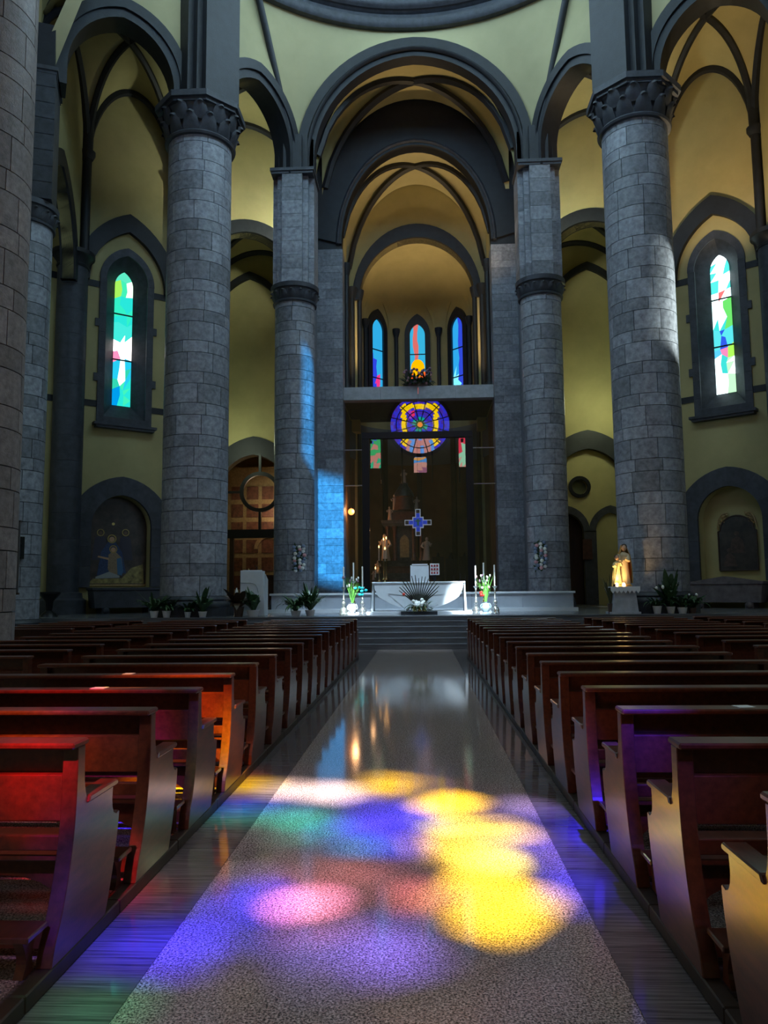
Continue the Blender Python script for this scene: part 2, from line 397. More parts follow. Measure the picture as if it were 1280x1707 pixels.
for sg in (-1,):
    column('great_column', 'pinkish granite column close by at the left edge of the view', -7.55, 12.3, 1.0, 8, 0, .7, 16.35, 17.65, PINKST, True)

# ------------------------------------------------------------------ arches and walls round the dome
def ring_pt(az, z=DZ, rr=DR+.1):      # azimuth from the +y axis, positive to the right
    return Vector((DCX+rr*math.sin(az), DCY+rr*math.cos(az), z))

def loft(low, top, nt=10, pw=1.3):
    n = len(low)
    def fn(u_, v_):
        i = min(int(u_*(n-1)+1e-6), n-1); a, b = low[i], top[i]; h = v_**pw
        return (a[0]+(b[0]-a[0])*h, a[1]+(b[1]-a[1])*h, a[2]+(b[2]-a[2])*v_)
    return MB().grid(fn, n-1, nt)

YA = 27.6
ca = thing('chancel_arch', 'wide dark stone chancel arch rising between the two slimmer columns', 'arch', (XC, YA, 17.3))
ri, ro = sarch(3.85, 0, .75, 4.85, 16), sarch(4.48, 0, .95, 5.55, 16)
rm = [(a[0]*.6+b[0]*.4, a[1]*.6+b[1]*.4) for a, b in zip(ri, ro)]
ring(ri, rm, .1, .62).build('intrados_band', DARK, ca, smooth=35)
ring(rm, ro, 0, .6).build('extrados_band', DARK, ca, smooth=35)
mt_ = [(a[0]*.5+b[0]*.5, a[1]*.5+b[1]*.5) for a, b in zip(ri, ro)]
MB().tube([(x, .06, z) for x, z in rm], .1).build('roll_moulding', DARK, ca, smooth=60)
azI = math.radians(41)
low = [(XC+x, YA+.1, 17.3+z) for x, z in ro]
mb = loft(low, [ring_pt(-azI+2*azI*i/(len(low)-1)) for i in range(len(low))], 10, 1.0)
struct(mb.build('wall_pendentive', CEIL, smooth=60, recalc=False))
azB, azO = math.radians(55.5), math.radians(80)
for sg in (-1, 1):
    sd = SIDE[sg]
    for (A, B_, a0, a1, nm) in ((CI, CB, azI, azB, 'between the great and the slimmer column'), (CB, CO, azB, azO, 'beyond the great column')):
        p, q = Vector((XC+sg*A[0], A[1])), Vector((XC+sg*B_[0], B_[1]))
        mid = (p+q)/2; L = (q-p).length; ang = math.atan2((q-p).y, (q-p).x)
        t = thing('side_arch', 'dark pointed side arch %s on the %s' % (nm, sd), 'arch', (mid.x, mid.y, 17.3), ang)
        ri, ro = sarch(1.62, 0, .7, 2.75, 12), sarch(2.1, 0, .9, 3.4, 12)
        rm = [(a[0]*.55+b[0]*.45, a[1]*.55+b[1]*.45) for a, b in zip(ri, ro)]
        yb = -.45
        ring(ri, rm, -.4, .4).build('intrados_band', DARK, t, smooth=35)
        ring(rm, ro, -.48, .48).build('extrados_band', DARK, t, smooth=35)
        d = (q-p).normalized(); nrm = Vector((-d.y, d.x))
        if nrm.dot(Vector((DCX, DCY))-mid) < 0: nrm = -nrm
        pts = [(-L/2, 0)]+ro+[(L/2, 0)]
        low = [(mid.x+d.x*x+nrm.x*.4, mid.y+d.y*x+nrm.y*.4, 17.3+z) for x, z in pts]
        n = len(low)
        top = [ring_pt(sg*(a0+(a1-a0)*min(1, max(0, (pts[i][0]+L/2)/L)))) for i in range(n)]
        struct(loft(low, top, 10, 1.0).build('wall_spandrel_'+sd, CEIL, smooth=60, recalc=False))
    # thin ribs climbing from the piers to the ring
    for (A, az, e) in ((CI, azI, (.35, -.35)), (CO, azO, (-.5, .1))):
        a = Vector((XC+sg*(A[0]-.05), A[1]-.42, 17.9)) if A is CI else Vector((XC+sg*(A[0]-.6), A[1], 17.9))
        b = ring_pt(sg*az, DZ+.1, DR-.05)
        pts = []
        for k in range(13):
            v_ = k/12; h = v_**1.05
            pts.append((a.x+(b.x-a.x)*h, a.y+(b.y-a.y)*h, a.z+(b.z-a.z)*v_))
        tag(MB().tube(pts, .13, 8).build('dome_rib', DARK, smooth=60), 'thin dark rib climbing from the %s %s pier to the dome ring' % (sd, 'chancel' if A is CI else 'outer'), 'rib')

# groin vault over a four-cornered bay
def vault(nm, Q, zs, rise, m, rib_lbl=None, rr=.13, edges=(), n=20):
    Q = [Vector(q) for q in Q]
    def pos(u_, v_): return (Q[0]*(1-u_)+Q[1]*u_)*(1-v_)+(Q[3]*(1-u_)+Q[2]*u_)*v_
    b = lambda s_: math.sqrt(max(0, 1-(2*s_-1)**2))
    def fn(u_, v_):
        p = pos(u_, v_); return (p.x, p.y, zs+rise*max(b(u_), b(v_)))
    o = struct(MB().grid(fn, n, n).build(nm, m, smooth=50, recalc=False))
    paths = [[(t, t) for t in [k/24 for k in range(25)]], [(t, 1-t) for t in [k/24 for k in range(25)]]]
    E = {'01': lambda t: (t, 0), '12': lambda t: (1, t), '23': lambda t: (t, 1), '30': lambda t: (0, t)}
    for e in edges: paths.append([E[e](k/24) for k in range(25)])
    for i, pa in enumerate(paths):
        pts = []
        for u_, v_ in pa:
            s_ = .5+(u_-.5)*.97, .5+(v_-.5)*.97
            x, y, z = fn(*s_)
            if i < 2: z = zs+rise*b(s_[0])
            pts.append((x, y, z-.06))
        MB().tube(pts, rr if i < 2 else rr*1.15, 6).build('vault_rib', DARK, o, smooth=50)
    return o

# stained-glass panes -------------------------------------------------
def clip(poly, cont):
    """convex clip of poly by convex counter-clockwise contour"""
    out = poly
    for i in range(len(cont)):
        a, b = cont[i], cont[(i+1) % len(cont)]; inp, out = out, []
        sd_ = lambda p: (b[0]-a[0])*(p[1]-a[1])-(b[1]-a[1])*(p[0]-a[0])
        for j in range(len(inp)):
            p, q = inp[j-1], inp[j]; sp, sq = sd_(p), sd_(q)
            if (sp >= 0) != (sq >= 0):
                t = sp/(sp-sq); out.append((p[0]+(q[0]-p[0])*t, p[1]+(q[1]-p[1])*t))
            if sq >= 0: out.append(q)
        if not out: return []
    return out

def ccw(c):
    A = sum(c[i-1][0]*c[i][1]-c[i][0]*c[i-1][1] for i in range(len(c)))
    return c if A > 0 else c[::-1]

def panes(parent, cont, y, nx, nz, colfn, e, seed=1, through=0, jit=.32, name='pane'):
    R = random.Random(seed); cont = ccw(cont)
    xs = [p[0] for p in cont]; zs = [p[1] for p in cont]
    x0, x1, z0, z1 = min(xs), max(xs), min(zs), max(zs); dx, dz = (x1-x0)/nx, (z1-z0)/nz
    V = {}
    for i in range(nx+1):
        for j in range(nz+1):
            V[i, j] = (x0+dx*(i+(R.uniform(-jit, jit) if 0 < i < nx else 0)), z0+dz*(j+(R.uniform(-jit, jit) if 0 < j < nz else 0)))
    for i in range(nx):
        for j in range(nz):
            q = [V[i, j], V[i+1, j], V[i+1, j+1], V[i, j+1]]
            tris = [q] if R.random() < .5 else [[q[0], q[1], q[2]], [q[0], q[2], q[3]]]
            for t in tris:
                g = clip(ccw(t), cont)
                if len(g) < 3: continue
                cx = sum(p[0] for p in t)/len(t); cz = sum(p[1] for p in t)/len(t)
                c = colfn((cx-x0)/(x1-x0), (cz-z0)/(z1-z0), R)
                k = 1
                if len(c) == 4: k = c[3]; c = c[:3]
                MB().add([(px, y, pz) for px, pz in g], [tuple(range(len(g)))]).build(name, glow(c, e*k, through), parent, recalc=False)
def splay(c0, y0, c1, y1):
    n = len(c0)
    return MB().add([(x, y0, z) for x, z in c0]+[(x, y1, z) for x, z in c1], [(i, (i+1) % n, n+(i+1) % n, n+i) for i in range(n)])

def left_glass(u_, v_, R):
    t = R.random()
    if v_ < .16: return (.0, .30, .75) if u_ < .25 else (.02, .72, .62) if t < .7 else (.05, .8, .45)
    if v_ < .34: return (.65, .95, 1, 2) if .2 < u_ < .7 and t < .75 else (.02, .55, .8) if t < .5 else (.03, .6, .4)
    if v_ < .44: return (1, .25, .45, 1.1) if u_ < .45 and t < .55 else (1, .95, .9, 3)
    if v_ < .60: return (1, .98, .8, 3) if u_ > .4 and t < .8 else (.05, .75, .65)
    if v_ < .78: return (.03, .78, .50) if t < .65 else (.02, .70, .62)
    if v_ < .93: return (.7, 1, .75, 1.4) if u_ > .55 and t < .6 else (.35, .8, .1) if u_ < .3 else (.05, .78, .42)
    return (.10, .75, .50)
def right_glass(u_, v_, R):
    t = R.random()
    if v_ < .26: return (.75, 1, 1, 3) if t < .6 else (.05, .7, .65) if u_ < .7 else (.55, 1, .6)
    if v_ < .33: return (1, .25, .5) if .3 < u_ < .8 else (.1, .6, .9) if u_ < .4 else (.4, .9, .1)
    if v_ < .46: return (.03, .10, .75) if .3 < u_ < .85 and t < .6 else (.1, .75, .8)
    if v_ < .66: return (.15, .75, .15) if u_ > .74 else (.6, 1, .95, 2.2) if t < .5 else (.05, .75, .70)
    if v_ < .74: return (1, .2, .2) if .25 < u_ < .6 and t < .6 else (.7, 1, 1, 3)
    return (.8, 1, 1, 3.5) if .2 < u_ < .85 else (.1, .85, .8)

WANG = math.radians(37.95)
for sg in (-1, 1):
    sd = SIDE[sg]; m = -sg                         # features are given for the left and mirrored by m
    W = inst('wall_side_'+sd, None); W.location = (XC+sg*11.5, 28.97, 0); W.rotation_euler = (0, 0, m*WANG); struct(W)
    lan = opening(.82, 8.4, 13.9, 15.0, 10); nic = opening(1.14, 1.85, 4.15, 5.38, 10)
    ol = [(-6.5, 0), (2.4, 0), (2.4, 24.5), (-6.5, 24.5)]
    ol = ccw([(m*x, z) for x, z in ol])
    holed(ol, [lan, nic], 0, .55).build('wall_face', YEL, W)
    for za, zb in ((13.48, 13.73), (8.75, 8.99)):
        for xa, xb in ((-6.5, -1.0), (1.0, 2.4)):
            MB().box(min(m*xa, m*xb), max(m*xa, m*xb), -.03, .05, za, zb).build('stripe', DARK, W)
    ring(arch(1.48, 13.7, 15.95), arch(2.02, 13.7, 16.7), -.2, .02).build('blind_arch', DARK, W, smooth=35)
    # lancet window
    n = {-1: 1, 1: 2}[sg]
    t = inst('window_%d' % n, None); t.location = W.location; t.rotation_euler = W.rotation_euler
    tag(t, 'tall lancet window of %s stained glass in a stone surround' % ('green and turquoise' if sg < 0 else 'white and turquoise'), 'window', kind='structure')
    g0 = opening(.36, 9.0, 13.9, 14.5, 10)
    splay(lan, 0, g0, .45).build('reveal', DARK2, t, smooth=30)
    zc = 8.12
    for k in range(8):
        h = .722; ext = .14 if k in (2, 5) else 0
        for s_ in (-1, 1):
            a, b = s_*.8, s_*(1.06+ext)
            if ext:
                MB().box(min(a, s_*1.06), max(a, s_*1.06), -.07, .02, zc+.004, zc+h-.004).box(min(s_*1.05, b), max(s_*1.05, b), -.07, .02, zc+.2, zc+.5).build('surround_stone', DARK2, t)
            else:
                MB().box(min(a, b), max(a, b), -.07, .02, zc+.004, zc+h-.004).build('surround_stone', DARK2, t)
        zc += h
    ai, ao = arch(.82, 13.9, 15.0, 10), arch(1.07, 13.9, 15.32, 10)
    for k in range(0, 20, 2):
        q = ring(ai[k:k+3], ao[k:k+3], -.07, .02); q.build('surround_stone', DARK2, t)
    MB().box(-.8, .8, -.07, .02, 8.12, 8.4).build('surround_stone', DARK2, t)
    MB().box(-1.12, 1.12, -.3, .02, 7.93, 8.02).box(-1.2, 1.2, -.36, .02, 8.02, 8.12).build('sill', DARK2, t)
    panes(t, g0, .44, 3, 15, left_glass if sg < 0 else right_glass, 1.15, seed=5+sg)
    for zb in (10.85, 12.72):
        MB().box(-.37, .37, .39, .43, zb-.025, zb+.025).build('glazing_bar', BLACK, t)
    # attached columns, wall shafts
    for sx in (-2.12, 2.3):
        ct = thing('wall_column', 'smooth dark half column attached to the %s wall %s the lancet window' % (sd, 'outside' if sx < 0 else 'inside'), 'column', W.matrix_basis @ Vector((m*sx, -.25, PZ)), m*WANG)
        hz = 14.0-PZ
        MB().lathe([(.1, 0), (.82, 0), (.82, .5), (.7, .58), (.68, .75), (.55, .8), (.55, .81)], 28).build('base_moulding', DARK2, ct, smooth=35)
        for k in range(13):
            MB().lathe([(.1, .8+k*.955+.004), (.55, .8+k*.955+.004), (.55, .8+(k+1)*.955-.004), (.1, .8+(k+1)*.955-.004)], 28).build('shaft_drum', DARK2, ct, smooth=35)
        MB().lathe([(.1, hz-.12), (.58, hz-.12), (.6, hz-.06), (.56, hz), (.6, hz+.15), (.72, hz+.3), (.78, hz+.32), (.78, hz+.48), (.1, hz+.48)], 28).build('capital', DARK, ct, smooth=35)
    for sx in (-1.72, 1.85):
        st = thing('wall_shaft', 'slender dark vault shaft on the %s wall, %s of the lancet' % (sd, 'outer side' if sx < 0 else 'inner side'), 'shaft', W.matrix_basis @ Vector((m*sx, -.22, 14.4)), m*WANG)
        MB().lathe([(.02, 0), (.17, 0), (.17, 4.1), (.02, 4.1)], 14).build('shaft', DARK, st, smooth=40)
        MB().lathe([(.02, 4.0), (.2, 4.0), (.3, 4.2), (.3, 4.32), (.02, 4.32)], 14).build('corbel', DARK, st, smooth=40)
        MB().lathe([(.02, 4.3), (.2, 4.3), (.22, 5.6), (.02, 5.6)], 14).build('springer', DARK, st, smooth=40)
    # niche frame
    nt_ = thing('niche_frame', 'broad grey stone arch framing the %s wall niche' % sd, 'arch', W.location, m*WANG)
    ai, ao = arch(1.14, 4.15, 5.38, 12), arch(2.0, 3.9, 6.1, 12)
    for k in range(0, 24, 4):
        ring(ai[k:k+5], ao[k:k+5], -.14, .02).build('voussoir', DARK2, nt_, smooth=30)
    for s_ in (-1, 1):
        for k in range(3):
            z0, z1 = 1.85+k*.766, 1.85+(k+1)*.766-.008
            MB().box(min(s_*1.14, s_*1.75), max(s_*1.14, s_*1.75), -.14, .02, z0, z1).build('jamb_stone', DARK2, nt_)
    MB().box(-1.2, 1.2, .5, .6, 1.8, 5.5).build('niche_back', YEL, W)
    # inner wall beside the chancel with a tall arch into a side chapel
    e = W.matrix_basis @ Vector((m*2.4, 0, 0)); q = Vector((XC+sg*4.5, 32.6, 0))
    a, b = (e, q) if sg < 0 else (q, e)
    L = (b-a).xy.length; ang = math.atan2(b.y-a.y, b.x-a.x)
    x0 = 2.69 if sg < 0 else L-2.69
    W2 = inst('wall_chapel_front_'+sd, None); W2.location = (a.x, a.y, 0); W2.rotation_euler = (0, 0, ang); struct(W2)
    holed([(0, PZ-.01), (L, PZ-.01), (L, 24.5), (0, 24.5)], [sarch(1.65, PZ, 15.5, 17.05, 12, x0)], 0, .5).build('wall_face', YEL, W2)
    ring(sarch(1.65, 15.0, 15.5, 17.05, 12, x0), sarch(2.15, 15.0, 15.5, 17.6, 12, x0), -.15, .55).build('arch_band', DARK, W2, smooth=35)
    for s_ in (-1, 1):
        xa = x0+s_*1.65; xb = x0+s_*1.95
        MB().box(min(xa, xb), max(xa, xb), -.15, .55, PZ, 15.0).build('jamb', DARK2, W2)
    # chapel: back wall, side walls, vault
    BY = 36.5; cx = XC+sg*8.28
    xa, xb = sorted((XC+sg*4.4, XC+sg*12.5))
    C = inst('wall_chapel_back_'+sd, None); C.location = (0, BY, 0); struct(C)
    low = opening(1.75, PZ, 6.3, 8.25, 12, cx+sg*(-.25))
    holed([(xa, 0), (xb, 0), (xb, 20), (xa, 20)], [low], 0, .45).build('wall_face', YEL, C)
    ring(arch(1.75, 6.3, 8.25, 12, cx-sg*.25), arch(2.45, 6.3, 9.15, 12, cx-sg*.25), -.12, .5).build('arch_band', DARK, C, smooth=35)
    ring(arch(1.8, 14.6, 17.1, 12, cx), arch(2.05, 14.6, 17.45, 12, cx), -.2, .02).build('wall_rib', DARK, C, smooth=35)
    struct(MB().box(*sorted((XC+sg*4.2, XC+sg*4.5)), 32.4, 37, 0, 24.5).build('wall_chapel_inner_'+sd, YEL))
    struct(MB().box(*sorted((XC+sg*11.2, XC+sg*11.5)), 31, 37, 0, 24.5).build('wall_chapel_outer_'+sd, YEL))
    vault('ceiling_chapel_'+sd, [(XC+sg*10.6, 31.2), (XC+sg*5.0, 32.9), (XC+sg*5.0, 36.4), (XC+sg*10.6, 36.4)], 15.2, 3.3, YEL, edges=('23',))
    # cross wall with an arch between the outer column and the wall column
    o2 = Vector((XC+sg*CO[0], CO[1], 0)); s2 = W.matrix_basis @ Vector((m*-2.12, -.25, 0))
    a, b = (s2, o2) if sg < 0 else (o2, s2)
    L = (b-a).xy.length; W3 = inst('wall_cross_'+sd, None); W3.location = (a.x, a.y, 0); W3.rotation_euler = (0, 0, math.atan2(b.y-a.y, b.x-a.x)); struct(W3)
    lo, hi = arch(L/2-.75, 13.2, 16.3, 12, L/2), arch(L/2-.3, 13.2, 16.9, 12, L/2)
    holed([(0, 13.2), (.75, 13.2)]+lo[1:-1]+[(L-.75, 13.2), (L, 13.2), (L, 21.5), (0, 21.5)], [], -.2, .2).build('wall_face', YEL, W3)
    ring(lo, hi, -.28, .28).build('arch_band', DARK, W3, smooth=35)
    # ambulatory vaults
    so = W.matrix_basis @ Vector((m*-1.72, -.1, 0)); si = W.matrix_basis @ Vector((m*1.85, -.1, 0))
    B2, I2, O2 = (XC+sg*CB[0], CB[1]), (XC+sg*CI[0], CI[1]), (XC+sg*CO[0], CO[1])
    vault('ceiling_ambulatory_'+sd, [B2, O2, so.xy, si.xy], 18.2, 3.7, YEL, rr=.13, edges=('12', '23', '30'))
    vault('ceiling_ambulatory_inner_'+sd, [B2, si.xy, (XC+sg*4.6, 32.5), I2], 18.2, 3.7, YEL, rr=.13, edges=('30', '12'))
    vault('ceiling_ambulatory_outer_'+sd, [O2, (XC+sg*18, 20.5), (XC+sg*18, 25), so.xy], 18.2, 3.7, YEL, rr=.13, edges=())

# lower chapel fronts -------------------------------------------------
lx = XC-8.28+.25
sc_l = thing('chapel_screen', 'black framed screen with a large ring above the left chapel opening', 'screen', (lx, 36.3, PZ))
zc = 6.42-PZ
def circle(rad, n=40, c=(0, 0)): return [(c[0]+rad*math.cos(2*PI*k/n), c[1]+rad*math.sin(2*PI*k/n)) for k in range(n)]
holed([(x+.35, z+zc) for x, z in circle(.98)], [[(x+.35, z+zc) for x, z in circle(.80)]], 0, .16).build('ring_frame', BLACK, sc_l, smooth=30)
for bx_ in ((.29, .41, .02, .14, zc+.96, 7.36), (.29, .41, .02, .14, 3.7, zc-.96), (-1.75, -.6, .02, .14, zc-.05, zc+.05), (1.3, 1.75, .02, .14, zc-.05, zc+.05)):
    MB().box(*bx_).build('mullion', BLACK, sc_l)
MB().box(-1.75, 1.75, -.05, .3, 3.32, 3.72).build('transom', BLACK, sc_l)
for sx in (-1.68, -1.0, 1.4):
    MB().box(sx-.09, sx+.09, .05, .25, 0, 3.32).build('post', WOODD, sc_l)
# chapel room with a gilded panelled altarpiece
struct(MB().box(XC-11.4, XC-4.6, 41.5, 41.7, 0, 12).build('wall_chapel_end_left', mat('warm_ochre_plaster', (.45, .28, .12), .8, var=(1, .8, 1.1))))
ap = thing('altarpiece', 'gilded altarpiece of square panels in the chapel behind the left column', 'altarpiece', (lx, 40.2, PZ))
MB().box(-2.2, 2.2, .1, .5, 0, 7.4).build('backing', GOLD, ap)
PAN = mat('brown_painted_panel', (.16, .06, .03), .5, var=(6, .5, 1.6))
for i in range(5):
    for j in range(6):
        MB().box(-2.0+i*.82, -1.38+i*.82, .05, .12, .9+j*.95, 1.6+j*.95).build('panel', PAN, ap)
MB().box(-1.1, 1.1, -.3, .1, 0, 1.5).box(-1.2, 1.2, -.4, .1, 1.5, 1.62).build('mensa', WOODD, ap)
ring(arch(.55, 3.0, 3.6, 8), arch(.75, 3.0, 3.8, 8), -.02, .1).build('arched_frame', GOLD, ap)
# right: yellow infill with round window and two small arches
rx = XC+8.28-.25
R_ = inst('wall_chapel_infill_right', None); R_.location = (rx, 36.7, 0); struct(R_)
hl = opening(.72, PZ, 4.3, 5.2, 8, -1.0); hr = opening(.72, PZ+.01, 4.3, 5.2, 8, 1.0)
oc = circle(.36, 24, (-.42, 6.45))
holed([(-1.9, PZ-.02), (1.9, PZ-.02), (1.9, 8.4), (-1.9, 8.4)], [oc, hl], 0, .3).build('wall_face', YEL, R_)
holed(circle(.52, 28, (-.42, 6.45)), [circle(.36, 28, (-.42, 6.45))], -.12, .1).build('oculus_ring', BLACK, R_, smooth=30)
MB().add([(x, .2, z) for x, z in oc], [tuple(range(24))]).build('oculus_pane', mat('dull_leaded_glass', (.12, .13, .06), .3), R_)
for s_ in (-1, 1):
    x0 = s_*1.0-.02
    ring(arch(.72, 4.3, 5.2, 8, x0), arch(1.02, 4.3, 5.55, 8, x0), -.1, .1).build('arch_band', DARK2, R_, smooth=35)
MB().box(-.3, .28, -.1, .1, PZ, 4.35).build('centre_pier', DARK2, R_)
struct(MB().box(rx-1.8, rx-.2, 37.6, 37.7, PZ, 6).build('door_1', WOODD))
struct(MB().box(XC+4.4, XC+12.4, 41.5, 41.7, 0, 12).build('wall_chapel_end_right', DARK))

# ------------------------------------------------------------------ chancel
for sg in (-1, 1):
    sd = SIDE[sg]
    t = thing('chancel_pier', 'square grey stone pier of the inner chancel arch on the %s' % sd, 'pier', (XC+sg*3.7, 31.0, PZ))
    z = 0; k = 0
    MB().box(-.55, .57, .03, .85, 0, 16.0-PZ).build('core', MORTAR, t)
    while z < 15.05:
        h = (.42, .30)[k % 2]; h = min(h, 15.12-z); j = (-.12, .1, .22, -.2)[k % 4]
        for xa, xb in ((-.58, j), (j, .6)):
            MB().box(xa+.004, xb-.004, 0, .9, z+.005, z+h-.005).build('stone_block', STONE2, t)
        z += h; k += 1
    struct(MB().box(*sorted((XC+sg*4.18, XC+sg*4.5)), 28.4, 32.5, 0, 24.5).build('wall_chancel_'+sd, STONE2))
    struct(MB().box(*sorted((XC+sg*3.3, XC+sg*3.6)), 31.9, 44, 9.0, 24.5).build('wall_sanctuary_'+sd, YEL))
    for (px, py, rr) in ((3.05, 32.1, .12), (3.05, 34.75, .14), (2.72, 35.1, .12)):
        s_ = thing('sanctuary_shaft', 'slender dark shaft in the %s corner of the inner sanctuary, %s' % (sd, 'front' if py < 33 else 'rear outer' if px > 3 else 'rear inner'), 'shaft', (XC+sg*px, py, 10.1))
        MB().lathe([(.01, 0), (rr*1.7, 0), (rr*1.7, .25), (rr, .35), (rr, 5.3), (.01, 5.3)], 12).build('shaft', DARK, s_, smooth=40)
        MB().lathe([(.01, 5.2), (rr*1.1, 5.2), (rr*1.8, 5.55), (rr*1.9, 5.7), (.01, 5.7)], 12).build('capital', DARK, s_, smooth=40)
vault('ceiling_chancel', [(XC-3.95, 28.5), (XC+3.95, 28.5), (XC+3.95, 31.0), (XC-3.95, 31.0)], 17.5, 5.1, YEL, rr=.16)
aw = inst('wall_inner_arch', None); aw.location = (XC, 31.0, 0); struct(aw)
holed([(-4.3, 15.9), (-3.14, 15.9)]+earch(3.14, 16.2, 20.5, 14)+[(3.14, 15.9), (4.3, 15.9), (4.3, 24.5), (-4.3, 24.5)], [], .05, .5).build('wall_face', DARK, aw)
ring(earch(3.14, 16.2, 20.5, 14), earch(4.55, 16.6, 22.05, 14), -.05, .55).build('arch_band', DARK, aw, smooth=35)
MB().tube([(x, -.03, z) for x, z in earch(3.3, 16.2, 20.68, 14)], .09).build('roll_moulding', DARK2, aw, smooth=60)
vault('ceiling_sanctuary', [(XC-3.3, 31.6), (XC+3.3, 31.6), (XC+3.3, 35.0), (XC-3.3, 35.0)], 15.6, 5.35, CEIL, rr=.14)
tw = inst('wall_apse_arch', None); tw.location = (XC, 35.0, 0); struct(tw)
holed([(-3.6, 9), (-2.72, 9)]+earch(2.72, 15.3, 18.3, 14)+[(2.72, 9), (3.6, 9), (3.6, 24.5), (-3.6, 24.5)], [], .05, .6).build('wall_face', YEL, tw)
ring(earch(2.72, 15.3, 18.3, 14), earch(3.05, 15.3, 18.95, 14), -.1, .62).build('arch_band', DARK, tw, smooth=35)
# apse shell
AY, AR = 36.9, 3.0
mb = MB().lathe([(AR, 0), (AR, 16.2)]+[(AR*math.cos(t*PI/16), 16.2+2.3*math.sin(t*PI/16)) for t in range(1, 8)]+[(.02, 18.5)], 36, (XC, AY, 0), -.05, PI+.05)
prof = [(AR*math.cos(t*PI/24), 16.2+2.3*math.sin(t*PI/24)) for t in range(25)]
mb.grid(lambda u_, v_: (XC+prof[round(u_*24)][0], 35.5+1.42*v_, prof[round(u_*24)][1]), 24, 1)
struct(mb.build('wall_apse', YEL, smooth=50, recalc=False))
for sg in (-1, 1):
    struct(MB().box(*sorted((XC+sg*2.9, XC+sg*3.4)), 35.5, 37.0, 0, 19).build('wall_apse_side_'+SIDE[sg], YEL))
APC = [lambda u_, v_, R: (.9, .04, .25) if v_ < .42 and .4 < u_ < .7 else ((.03, .06, .75) if v_ < .62 and u_ < .5 else (.03, .42, .80)),
       lambda u_, v_, R: (1, .12, .02) if v_ < .5 else ((.75, .16, .14) if .18 < u_ < .45 else (.04, .46, .75)),
       lambda u_, v_, R: (.03, .07, .70) if u_ > .55 else ((.20, .75, .95, 1.3) if v_ < .45 else (.03, .40, .85))]
for i, az in enumerate((-47, 0, 47)):
    a = math.radians(az); R1 = AR-.1
    t = inst('window_%d' % (3+i), None); t.location = (XC+R1*math.sin(a), AY+R1*math.cos(a), 0); t.rotation_euler = (0, 0, -a)
    tag(t, ('left apse lancet with light blue and deep blue glass', 'middle apse lancet with a glowing orange sun', 'right apse lancet with deep blue glass along one edge')[i], 'window', kind='structure')
    g0 = opening(.40, 10.6, 15.15, 15.75, 8)
    ring(opening(.40, 10.6, 15.15, 15.75, 8), opening(.68, 10.6, 15.15, 16.3, 8), -.12, .1).build('surround', DARK, t, smooth=35)
    ring(arch(.86, 15.4, 17.2, 8), arch(1.0, 15.4, 17.4, 8), -.05, .3).build('blind_arch', YEL, t, smooth=35)
    panes(t, g0, 0, 4, 12, APC[i], 1.0, seed=20+i)
    if i == 1: MB().add([(.36*math.cos(PI*k/12), -.015, 13.35+.48*math.sin(PI*k/12)) for k in range(24)], [tuple(range(24))]).build('sun_pane', glow((1, .42, .0), 1.3), t, recalc=False)
    for zb in (12.6, 14.1): MB().box(-.41, .41, -.05, -.01, zb-.025, zb+.025).build('glazing_bar', BLACK, t)
for az in (-70, -23.5, 23.5, 70):
    a = math.radians(az)
    s_ = thing('apse_colonnette', 'thin dark colonnette between the apse lancets, %s' % {-70: 'far left', -23.5: 'left of the middle window', 23.5: 'right of the middle window', 70: 'far right'}[az], 'shaft', (XC+(AR-.2)*math.sin(a), AY+(AR-.2)*math.cos(a), 10.1))
    MB().lathe([(.01, 0), (.15, 0), (.15, .2), (.1, .28), (.1, 4.9), (.01, 4.9)], 10).build('shaft', DARK, s_, smooth=40)
    MB().lathe([(.01, 4.85), (.11, 4.85), (.19, 5.15), (.2, 5.3), (.01, 5.3)], 10).build('capital', DARK, s_, smooth=40)

# balcony beam and its slabs
bal = thing('balcony', 'pale stone balcony beam spanning the chancel above the glass screen', 'balcony', (XC, 31.3, 9.55))
for k in range(4):
    MB().box(-3.14+k*1.57+.006, -3.14+(k+1)*1.57-.006, 0, .5, 0, .54).build('stone_slab', PALE, bal)
MB().box(-3.14, 3.14, .4, 4.4, .02, .3).build('floor_slab', DARK2, bal)

# glass screen below the balcony
GL = bpy.data.materials.new('clear_screen_glass'); GL.use_nodes = True; nt = GL.node_tree; nt.nodes.clear()
o_ = nt.nodes.new('ShaderNodeOutputMaterial'); tr = nt.nodes.new('ShaderNodeBsdfTransparent'); tr.inputs[0].default_value = (.72, .72, .74, 1)
gs = nt.nodes.new('ShaderNodeBsdfGlossy'); gs.inputs['Roughness'].default_value = 0; mxs = nt.nodes.new('ShaderNodeMixShader')
mxs.inputs[0].default_value = .11
nt.links.new(tr.outputs[0], mxs.inputs[1]); nt.links.new(gs.outputs[0], mxs.inputs[2]); nt.links.new(mxs.outputs[0], o_.inputs[0])
gsn = thing('glass_screen', 'black framed glass screen closing the sanctuary under the balcony', 'screen', (XC, 31.55, PZ))
H1, H2 = 8.05-PZ, 9.55-PZ
for sx in (-2.24, 2.06):
    MB().box(sx-.13, sx+.17, -.1, .1, 0, H1).build('post', BLACK, gsn)
MB().box(-2.37, 2.23, -.12, .12, H1-.12, H1+.14).build('top_rail', BLACK, gsn)
for s_ in (-1, 1):
    for zz in (5.1, 6.6):
        MB().box(min(s_*2.2, s_*3.14), max(s_*2.2, s_*3.14), -.02, .03, zz-.02, zz+.02).build('side_rail', mat('grey_steel', (.3, .31, .33), .35, metal=.8), gsn)
